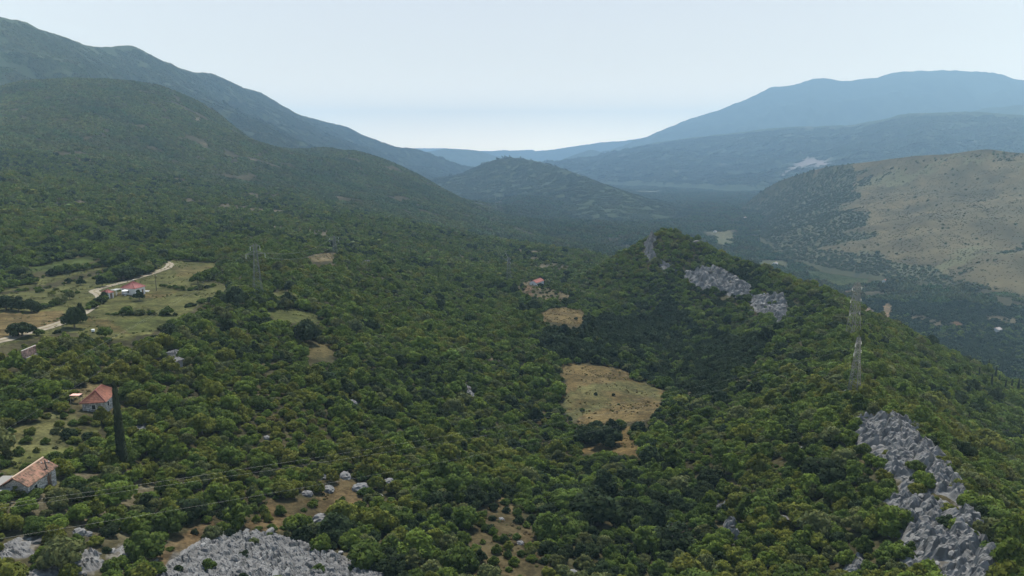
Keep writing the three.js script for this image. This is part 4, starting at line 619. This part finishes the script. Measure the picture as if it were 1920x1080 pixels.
// ---------------------------------------------------------------- single trees round fields and meadows
let protoN = 0;
function tree(name, label, x, z, size, tall, tone, group, lod = CROWN0, turn) {
  const t = thing(name, label, 'tree', group), k = protoN++; t.position.set(x, ground(x, z) - 0.2, z); t.rotation.y = turn === undefined ? k * 2.399 : turn;
  const c = part('crown', lod[k % lod.length], toneMats[tone][k % 3], t); c.scale.set(size, size * tall, size); const b = part('trunk', TRUNK[k % 2], barkMat, t); b.scale.set(size, size * tall, size); return t;
}
[ // base pixel, crown width in pixels, tallness, tone, label
  [42, 631, 40, 0.85, 'deep', 'wide dark tree on the verge of the gravel track in the tan field'], [73, 629, 16, 0.95, 'green', 'small tree beside the wide dark tree on the track verge'], [140, 616, 34, 1.2, 'deep', 'tall dark tree standing on the field beside the track'], [151, 604, 22, 1.5, 'deep', 'pointed dark tree just behind the tall dark field tree'], [108, 626, 11, 0.9, 'deep', 'tiny bush on the dry field left of the tall dark tree'], [198, 633, 25, 0.95, 'green', 'green tree in the field near the beehive box'], [186, 570, 20, 0.9, 'deep', 'bushy tree at the bend of the track below the outbuilding'], [174, 578, 22, 0.8, 'green', 'low bush along the track below the bend'], [195, 562, 13, 1.2, 'deep', 'small round tree at the corner of the outbuilding yard'], [261, 564, 20, 1.0, 'deep', 'dark round tree in front of the white house'],
  [238, 590, 22, 0.95, 'green', 'round tree heading the low stone hedge in the field'], [262, 591, 18, 0.8, 'sage', 'pale bush second along the low stone hedge'], [283, 590, 14, 0.9, 'fresh', 'light green bush third along the low stone hedge'], [313, 591, 21, 1.0, 'green', 'tree ending the low stone hedge in the field'], [152, 535, 14, 1.0, 'deep', 'small lone bush in the upper field'], [192, 538, 22, 0.9, 'deep', 'dark bush by the utility pole above the track'], [209, 530, 18, 0.9, 'green', 'round bush on the upper side of the track'], [232, 525, 34, 0.8, 'deep', 'dark thicket tree along the upper side of the track'], [252, 520, 30, 0.85, 'deep', 'shady tree in the thicket above the track'], [272, 513, 28, 0.8, 'green', 'green tree ending the thicket above the track'],
  [12, 582, 34, 0.8, 'deep', 'hedge tree at the far corner of the tan field'], [36, 584, 30, 0.85, 'deep', 'hedge tree in the middle of the tan field hedge'], [59, 585, 28, 1.0, 'deep', 'tallest hedge tree along the tan field'], [85, 578, 16, 0.7, 'green', 'low bush continuing the tan field hedge'], [108, 571, 17, 1.1, 'sage', 'grey green tree in the field hedge'], [131, 562, 15, 1.3, 'sage', 'slim grey green tree in the upper field hedge'], [121, 566, 12, 1.0, 'sage', 'small shrub beside the slim hedge tree'], [57, 531, 18, 0.9, 'deep', 'dark tree in the highest field hedge'], [40, 533, 14, 0.9, 'deep', 'smaller dark tree in the highest field hedge'], [18, 538, 20, 0.8, 'green', 'low tree in the highest field hedge'], [75, 549, 14, 0.8, 'green', 'bush between the two upper fields'], [98, 554, 12, 0.9, 'olive', 'olive bush in the upper field'],
  [443, 576, 42, 1.0, 'deep', 'large round tree at the corner of the fields below the pylon'], [414, 562, 26, 0.7, 'green', 'low tree in the hedge leading to the large round tree'], [396, 566, 18, 0.7, 'deep', 'hedge bush left of the low tree'], [378, 569, 18, 0.65, 'green', 'hedge bush in the thin hedge of the right field'], [357, 574, 16, 0.6, 'deep', 'last bush of the thin hedge in the right field'], [486, 577, 30, 0.9, 'deep', 'dark tree on the upper rim of the small green meadow'], [512, 578, 26, 0.9, 'deep', 'second dark tree on the rim of the small green meadow'], [540, 576, 30, 1.0, 'deep', 'shady tree behind the small green meadow'], [575, 641, 52, 1.05, 'deep', 'great round dark tree between the two small meadows'],
  [1100, 832, 50, 0.85, 'deep', 'broad dark oak in the clearing below the dry meadow'], [1136, 836, 58, 0.95, 'deep', 'tall dark oak beside the broad oak below the dry meadow'], [1162, 803, 26, 0.9, 'green', 'round green tree at the lower edge of the dry meadow'], [1118, 806, 30, 0.7, 'deep', 'low dark tree between meadow and broad oak'], [1117, 741, 8, 0.9, 'deep', 'tiny dark bush alone in the middle of the dry meadow'], [1150, 742, 7, 1.1, 'deep', 'second tiny bush alone in the dry meadow'], [1160, 759, 6, 0.8, 'green', 'third tiny bush low in the dry meadow'], [1092, 771, 10, 1.0, 'green', 'small shrub at the side of the dry meadow'], [1080, 600, 8, 1.0, 'deep', 'small bush on the far small dry meadow'], [1000, 583, 30, 0.8, 'deep', 'dark tree behind the far small meadow'], [980, 587, 26, 0.8, 'deep', 'second dark tree behind the far small meadow'],
  [1118, 985, 96, 0.85, 'deep', 'biggest dark oak rising from the hollow'], [1070, 960, 70, 0.75, 'green', 'broad green crown next to the biggest oak of the hollow'], [1260, 1030, 84, 0.75, 'deep', 'broad dark crown in the hollow under the pale crags'], [60, 688, 30, 0.85, 'russet', 'brown bush in front of the old stone house'], [130, 880, 34, 0.55, 'fresh', 'pale green vine covered shrub behind the stone house'], [34, 930, 30, 0.7, 'olive', 'low olive bush against the gable of the stone house'], [62, 934, 30, 0.7, 'green', 'low green bush under the near corner of the stone house'], [88, 921, 20, 0.6, 'golden', 'yellow green bush along the shaded wall of the stone house'], [1545, 905, 70, 0.9, 'deep', 'large dark bush on the spur left of the crest rib'],
].forEach(([px, py, w, tall, tone, label]) => { const p = hit(px, py), s = w / 2 / FP * p[3] / Math.cos(Math.atan2(CY - p[1], p[3])) * 1.02; tree('single_tree', label, p[0], p[2], s, tall, tone); KEEPOUT.push([p[0], p[2], s * 0.8]); });

// hedgerows between the fields: each bush by itself
[[[[-10, 545], [70, 530]], 9, 15, 'in the highest hedge of the fields'], [[[95, 517], [205, 497]], 12, 16, 'in the hedge along the upper meadow strip'], [[[0, 570], [14, 578]], 3, 16, 'where the tan field hedge begins'], [[[66, 584], [112, 572]], 7, 11, 'in the hedge between tan field and upper field'], [[[160, 584], [200, 563]], 6, 11, 'along the track below the outbuilding'], [[[198, 590], [330, 592]], 15, 8, 'in the low stone hedge across the field'], [[[345, 578], [425, 556]], 10, 11, 'in the thin hedge of the right field'], [[[300, 536], [352, 546]], 7, 8, 'on the rough bank right of the white house'], [[[352, 546], [405, 538]], 8, 10, 'on the rough bank below the far pasture'], [[[222, 528], [300, 502]], 9, 20, 'in the thicket above the gravel track'], [[[372, 534], [410, 516]], 7, 18, 'in the copse at the far pasture'], [[[470, 562], [530, 570]], 7, 16, 'in the belt behind the small green meadow'], [[[500, 540], [560, 536]], 7, 18, 'behind the smallest meadow by the pylon'], [[[100, 545], [150, 552]], 5, 9, 'scattered in the upper field'], [[[330, 604], [300, 622]], 6, 14, 'along the scrub edge of the lower field'], [[[210, 644], [130, 640]], 7, 13, 'along the scrub edge near the beehive']].forEach(([[a, b], n, w, where], li) => {
  const R = rng(900 + li), words = ['green', 'deep', 'sage', 'fresh', 'olive'];
  for (let k = 0; k < n; k++) { const f = (k + 0.2 + 0.6 * R()) / n, p = hit(lerp(a[0], b[0], f) + (R() - 0.5) * 4, lerp(a[1], b[1], f) + (R() - 0.5) * 2), s = w * (0.6 + 0.6 * R()) / 2 / FP * p[3] * 1.05, tone = words[Math.floor(R() * R() * 5)]; tree('hedge_bush', `${WORDS[tone]} bush ${where}`, p[0], p[2], s, 0.7 + 0.4 * R(), tone, `bushes ${where}`, CROWN1); }
});

// vines in the valley field: rows too far off to count
{
  const F = REG.find(r => r.kind === 'field' && r.x0 > 300 && r.P.length === 7), R = rng(5), ms = [];
  for (let x = F.x0; x < F.x1; x += 2.6) for (let z = F.z0; z < F.z1; z += 7) { const a = x + R() * 0.8, b = z + R() * 0.7; if (inside(F.P, a, b)) ms.push(mat(a, ground(a, b) - 0.1, b, R() * 6, 0.85 + 0.25 * R(), 0.8)); }
  const im = new THREE.InstancedMesh(CROWN2[0], leafMat, ms.length), c = new THREE.Color(); im.name = 'vineyard'; im.userData = { kind: 'stuff', label: 'rows of vines in the pale green field on the valley floor', category: 'vineyard' }; ms.forEach((m, i) => { im.setMatrixAt(i, m); im.setColorAt(i, c.setRGB(0.06, 0.09, 0.03)); }); scene.add(im);
}
// ---------------------------------------------------------------- woodland
const rngF = rng(77);
function spread() {
  scatterWild(85, 270, 2.5, (x, z, r, R) => {
    const s = wildSpot(x, z, r, R); if (!s) return;
    const big = fbm(x / 26, z / 26, 3, 111) + s.deep * 0.5, k = R(), size = (1.2 + 0.7 * k + 0.55 * big + (k > 0.94 ? 1.2 : 0)) * s.small * (k < 0.22 ? 0.62 : 1);
    if (R() < 0.06) return;
    wild.push({ x, z, r, y: ground(x, z), size: Math.max(0.7, size), tall: 0.8 + 0.35 * R(), tone: pickTone(x, z, R, s.warm, s.deep), turn: R() * 6.283, v: Math.floor(R() * 6), f: R() });
  });
  const calm = (t, R) => (t === 'golden' || t === 'russet') && R() < 0.7 ? 'olive' : t === 'olive' && R() < 0.6 ? 'fresh' : t;
  const colorOf = (t, f, R) => { const c = TONES[t], j = 0.78 + 0.44 * f, w = (R() - 0.5) * 0.12; return [c[0] * j * (1 + w), c[1] * j, c[2] * j * (1 - w)]; };
  for (const t of wild) { const p = project(t.x, t.y + t.size, t.z); t.px = p[0]; t.py = p[1]; t.seen = p[0] > -30 && p[0] < 1950 && p[1] > 0 && p[1] < 1110; t.app = t.seen ? t.size / t.r : 0; }
  wild.sort((a, b) => b.app - a.app);
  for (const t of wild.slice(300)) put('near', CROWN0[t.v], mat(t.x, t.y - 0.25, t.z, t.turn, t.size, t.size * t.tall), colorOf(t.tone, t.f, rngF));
  scatterWild(270, 620, 3.05, (x, z, r, R) => {
    const s = wildSpot(x, z, r, R); if (!s || R() < 0.03 + 0.5 * smooth(0.30, 0.42, fbm(x / 52, z / 52, 4, 171))) return;
    const big = fbm(x / 30, z / 30, 3, 111) + s.deep * 0.5, k = R(), size = Math.max(0.8, (1.42 + 0.75 * k + 0.6 * big + (k > 0.95 ? 1.2 : 0)) * s.small * (k < 0.2 ? 0.62 : 1));
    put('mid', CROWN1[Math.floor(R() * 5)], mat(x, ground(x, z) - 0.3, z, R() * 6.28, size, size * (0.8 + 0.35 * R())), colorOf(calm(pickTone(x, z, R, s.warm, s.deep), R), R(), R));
  });
  scatterWild(620, 1350, 4.2, (x, z, r, R) => {
    const s = wildSpot(x, z, r, R); if (!s || R() < 0.05 + 0.75 * smooth(0.30, 0.42, fbm(x / 52, z / 52, 4, 171))) return;
    const big = fbm(x / 45, z / 45, 3, 111) + s.deep * 0.4, k = R(), size = Math.max(0.9, (1.75 + 0.9 * k + 0.9 * big + (k > 0.95 ? 1.5 : 0)) * s.small);
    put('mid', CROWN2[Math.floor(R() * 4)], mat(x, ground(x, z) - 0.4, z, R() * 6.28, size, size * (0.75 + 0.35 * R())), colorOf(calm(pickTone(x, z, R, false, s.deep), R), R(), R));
  });
  scatterWild(1350, 5600, 27, (x, z, r, R) => {
    const s = wildSpot(x, z, r, R); if (!s || R() < 0.8 * smooth(0.32, 0.45, fbm(x / 90, z / 90, 4, 171))) return;
    const e = 14, gx = (ground(x + e, z) - ground(x - e, z)) / (2 * e), gz = (ground(x, z + e) - ground(x, z - e)) / (2 * e), n = fbm(x / 120, z / 120, 3, 131);
    put('far', PATCH[Math.floor(R() * 5)], slopeMat(x, ground(x, z) - 1.2, z, R() * 6.28, 32, ground(x, z) < 112 ? 20 + 34 * R() : 27, gx, gz), ground(x, z) < 112 ? [0.036 + 0.02 * R(), 0.052 + 0.02 * R(), 0.018] : [0.046 + 0.03 * n + 0.016 * R(), 0.066 + 0.03 * n + 0.014 * R(), 0.021]);
  });
  scatterWild(5600, 9500, 48, (x, z, r, R) => { if (ground(x, z) > 200 || Math.atan2(x, -z) < -0.1) return; put('far', PATCH[Math.floor(R() * 5)], slopeMat(x, ground(x, z) - 1.2, z, R() * 6.28, 58, 22 + 34 * R(), 0, 0), [0.034 + 0.016 * R(), 0.048 + 0.016 * R(), 0.018]); });
  const onHill = (Hl, span, sy, keep, color, seed, geo = PATCH) => { // stands spread over a hill's near flank
    const R = rng(seed), { pos, NS, NT } = Hl, P = (i, j) => { const k = (i * (NT + 1) + j) * 3; return [pos[k], pos[k + 1], pos[k + 2]]; };
    for (let i = 0; i < NS; i++) for (let j = Hl === H_DOME ? 2 : geo === PATCH ? Math.ceil(NT * 0.5) + 3 : Math.floor(NT * 0.48); j < NT - 1; j++) {
      if (geo === PATCH && Math.abs(j - NT / 2) < 3) continue;
      const A = P(i, j), B = P(i + 1, j), C = P(i, j + 1), area = Math.abs((B[0] - A[0]) * (C[2] - A[2]) - (B[2] - A[2]) * (C[0] - A[0])), want = area / (span * span * (geo === PATCH ? 0.62 : 6));
      let n = Math.floor(want) + (R() < want % 1 ? 1 : 0);
      while (n-- > 0) {
        const u = R(), v = R(), x = A[0] + (B[0] - A[0]) * u + (C[0] - A[0]) * v, y = A[1] + (B[1] - A[1]) * u + (C[1] - A[1]) * v, z = A[2] + (B[2] - A[2]) * u + (C[2] - A[2]) * v;
        if (Math.abs(Math.atan2(x, -z)) > 0.74 || y < ground(x, z) - 5 || !keep(x, y, z, R)) continue;
        const det = (B[0] - A[0]) * (C[2] - A[2]) - (B[2] - A[2]) * (C[0] - A[0]); if (Math.abs(det) < 1e-3) continue;
        const gx = ((B[1] - A[1]) * (C[2] - A[2]) - (C[1] - A[1]) * (B[2] - A[2])) / det, gz = ((C[1] - A[1]) * (B[0] - A[0]) - (B[1] - A[1]) * (C[0] - A[0])) / det;
        const q = geo === PATCH ? 1 : 0.5 + 0.9 * R(); put('far', geo[Math.floor(R() * geo.length)], slopeMat(x, y - (geo === PATCH ? 1.5 : 0.3), z, R() * 6.28, span * q, sy * q, clamp(gx, -1.2, 1.2), clamp(gz, -1.2, 1.2)), color(x, z, R));
      }
    }
  };
  const far = (x, z, R) => { const n = fbm(x / 160, z / 160, 3, 141); return [0.028 + 0.018 * n + 0.011 * R(), 0.040 + 0.017 * n + 0.011 * R(), 0.018]; };
  onHill(H_LEFT, 44, 27, (x, y, z) => fbm(x / 170, z / 170, 4, 87) < 0.62, far, 1);
  onHill(H_DOME, 32, 19, () => true, far, 2);
  onHill(H_BARE, 2.6, 2.1, (x, y, z, R) => { const n = fbm(x / 45, z / 45, 3, 151); const a = x + 190 * fbm(x / 130, z / 130, 5, 91), b = z + 190 * fbm(x / 130, z / 130, 5, 93); return inside(SCRUB, a, b) ? R() < 0.92 + n * 0.8 : GULLIES.some(G => inside(G, x, z)) ? R() < 0.42 + n : R() < 0.012 + 0.05 * smooth(0.3, 0.6, n); }, (x, z, R) => [0.045 + 0.02 * R(), 0.058 + 0.02 * R(), 0.026], 3, CROWN2);
  onHill(H_BARE, 1.2, 0.7, (x, y, z, R) => R() < 0.10 + 0.25 * smooth(-0.1, 0.5, fbm(x / 30, z / 30, 3, 161)), (x, z, R) => [0.055 + 0.04 * R(), 0.056 + 0.03 * R(), 0.03], 5, CROWN2);
  onHill(H_RIDGE, 84, 44, (x, y, z) => !inside(SCAR, x, z) && fbm(x / 150, z / 150, 4, 87) < 0.55, far, 4);
}
spread();
{ // grass tufts and weeds in the clearings, too small to count
  const R = rng(313), ms = [], cs = [];
  for (const g of REG) if ((g.kind === 'meadow' || g.kind === 'field' || g.kind === 'sparse' || g.kind === 'bare') && g.color) {
    if (Math.hypot(g.P[0][0], g.P[0][1]) > 700) continue;
    const area = (g.x1 - g.x0) * (g.z1 - g.z0), n = Math.min(5200, area * (g.kind === 'field' ? 0.12 : 0.3));
    for (let i = 0; i < n; i++) { const x = lerp(g.x0, g.x1, R()), z = lerp(g.z0, g.z1, R()); if (!inside(g.P, x, z) || fbm(x / 9, z / 9, 3, 191) < -0.1 + 0.3 * R()) continue; const s = 0.16 + 0.3 * R() * R(), f = 0.75 + 0.45 * R(), d = R(); ms.push(mat(x, ground(x, z) - 0.06, z, R() * 6.28, s * 1.3, s)); cs.push(g.color.map((c, k) => c * f * (d < 0.35 ? [0.7, 0.95, 0.7][k] : 1))); }
  }
  const im = new THREE.InstancedMesh(CROWN2[1], leafMat, ms.length), c = new THREE.Color(); im.name = 'grass_tufts'; im.userData = { kind: 'stuff', label: 'dry grass tufts and weeds in the clearings', category: 'grass' };
  ms.forEach((m, i) => { im.setMatrixAt(i, m); im.setColorAt(i, c.setRGB(...cs[i])); }); im.castShadow = im.receiveShadow = true; scene.add(im);
}
const NOTE = { near: ['woodland', 'dense scrub of small broadleaf trees filling the near slopes'], mid: ['hill_woodland', 'closed green woodland over the middle slopes and the hollow'], far: ['mountain_woodland', 'far off wooded slopes reading as one dark green cover'] };
for (const k of Object.keys(NOTE)) {
  const g = new THREE.Group(); g.name = NOTE[k][0]; g.userData = { kind: 'stuff', label: NOTE[k][1], category: 'woodland' }; scene.add(g);
  for (const b of bins.values()) if (b.group === k) {
    const im = new THREE.InstancedMesh(b.geo, leafMat, b.m.length), c = new THREE.Color(); im.name = 'foliage'; im.userData = { kind: 'stuff' };
    b.m.forEach((m, i) => { im.setMatrixAt(i, m); im.setColorAt(i, c.setRGB(...b.c[i])); }); im.castShadow = im.receiveShadow = true; g.add(im);
  }
}

// the largest of the near trees stand as things of their own
const SPOTS = [[500, 1040, 'beside the wide limestone pavement'], [60, 1040, 'by the low pale limestone ledges'], [640, 925, 'around the boulder cluster above the pavement'], [65, 915, 'near the stone house with the mottled roof'], [230, 880, 'around the tall black cypress'], [400, 930, 'in the scrub between cypress and pavement'], [760, 1040, 'in the dark thicket below the pavement edge'], [970, 1020, 'on the dry stony slope'], [850, 920, 'on the scrub slope above the dry stony slope'], [1150, 1020, 'in the dense hollow around the biggest oak'], [1380, 1010, 'by the pale crags over the hollow'], [1180, 880, 'in the hollow below the dry meadow'], [1520, 980, 'on the spur flank beneath the crest rib'], [1720, 900, 'among the jagged ribs of the spur'], [1860, 950, 'on the outer side of the spur ribs'], [1600, 760, 'below the near pylon on the spur'], [480, 800, 'in the olive scrub beyond the cypress']].map(([a, b, w]) => [a, b, w]);
wild.slice(0, 300).forEach(t => {
  let best = SPOTS[0], bd = 1e9; for (const s of SPOTS) { const d = Math.hypot(s[0] - t.px, (s[1] - t.py) * 1.6); if (d < bd) { bd = d; best = s; } }
  const big = t.size > 3.1 ? 'large' : t.size > 2.3 ? 'medium' : 'small';
  const o = tree('broadleaf_tree', `${big} ${WORDS[t.tone]} bushy tree ${best[2]}`, t.x, t.z, t.size, t.tall, t.tone, `${WORDS[t.tone]} trees ${best[2]}`, CROWN0, t.turn);
});
// ---------------------------------------------------------------- render
const renderer = new THREE.WebGLRenderer({ antialias: true });
renderer.toneMapping = THREE.LinearToneMapping;
renderer.toneMappingExposure = EXPOSURE;
renderer.shadowMap.enabled = true;
renderer.render(scene, camera);
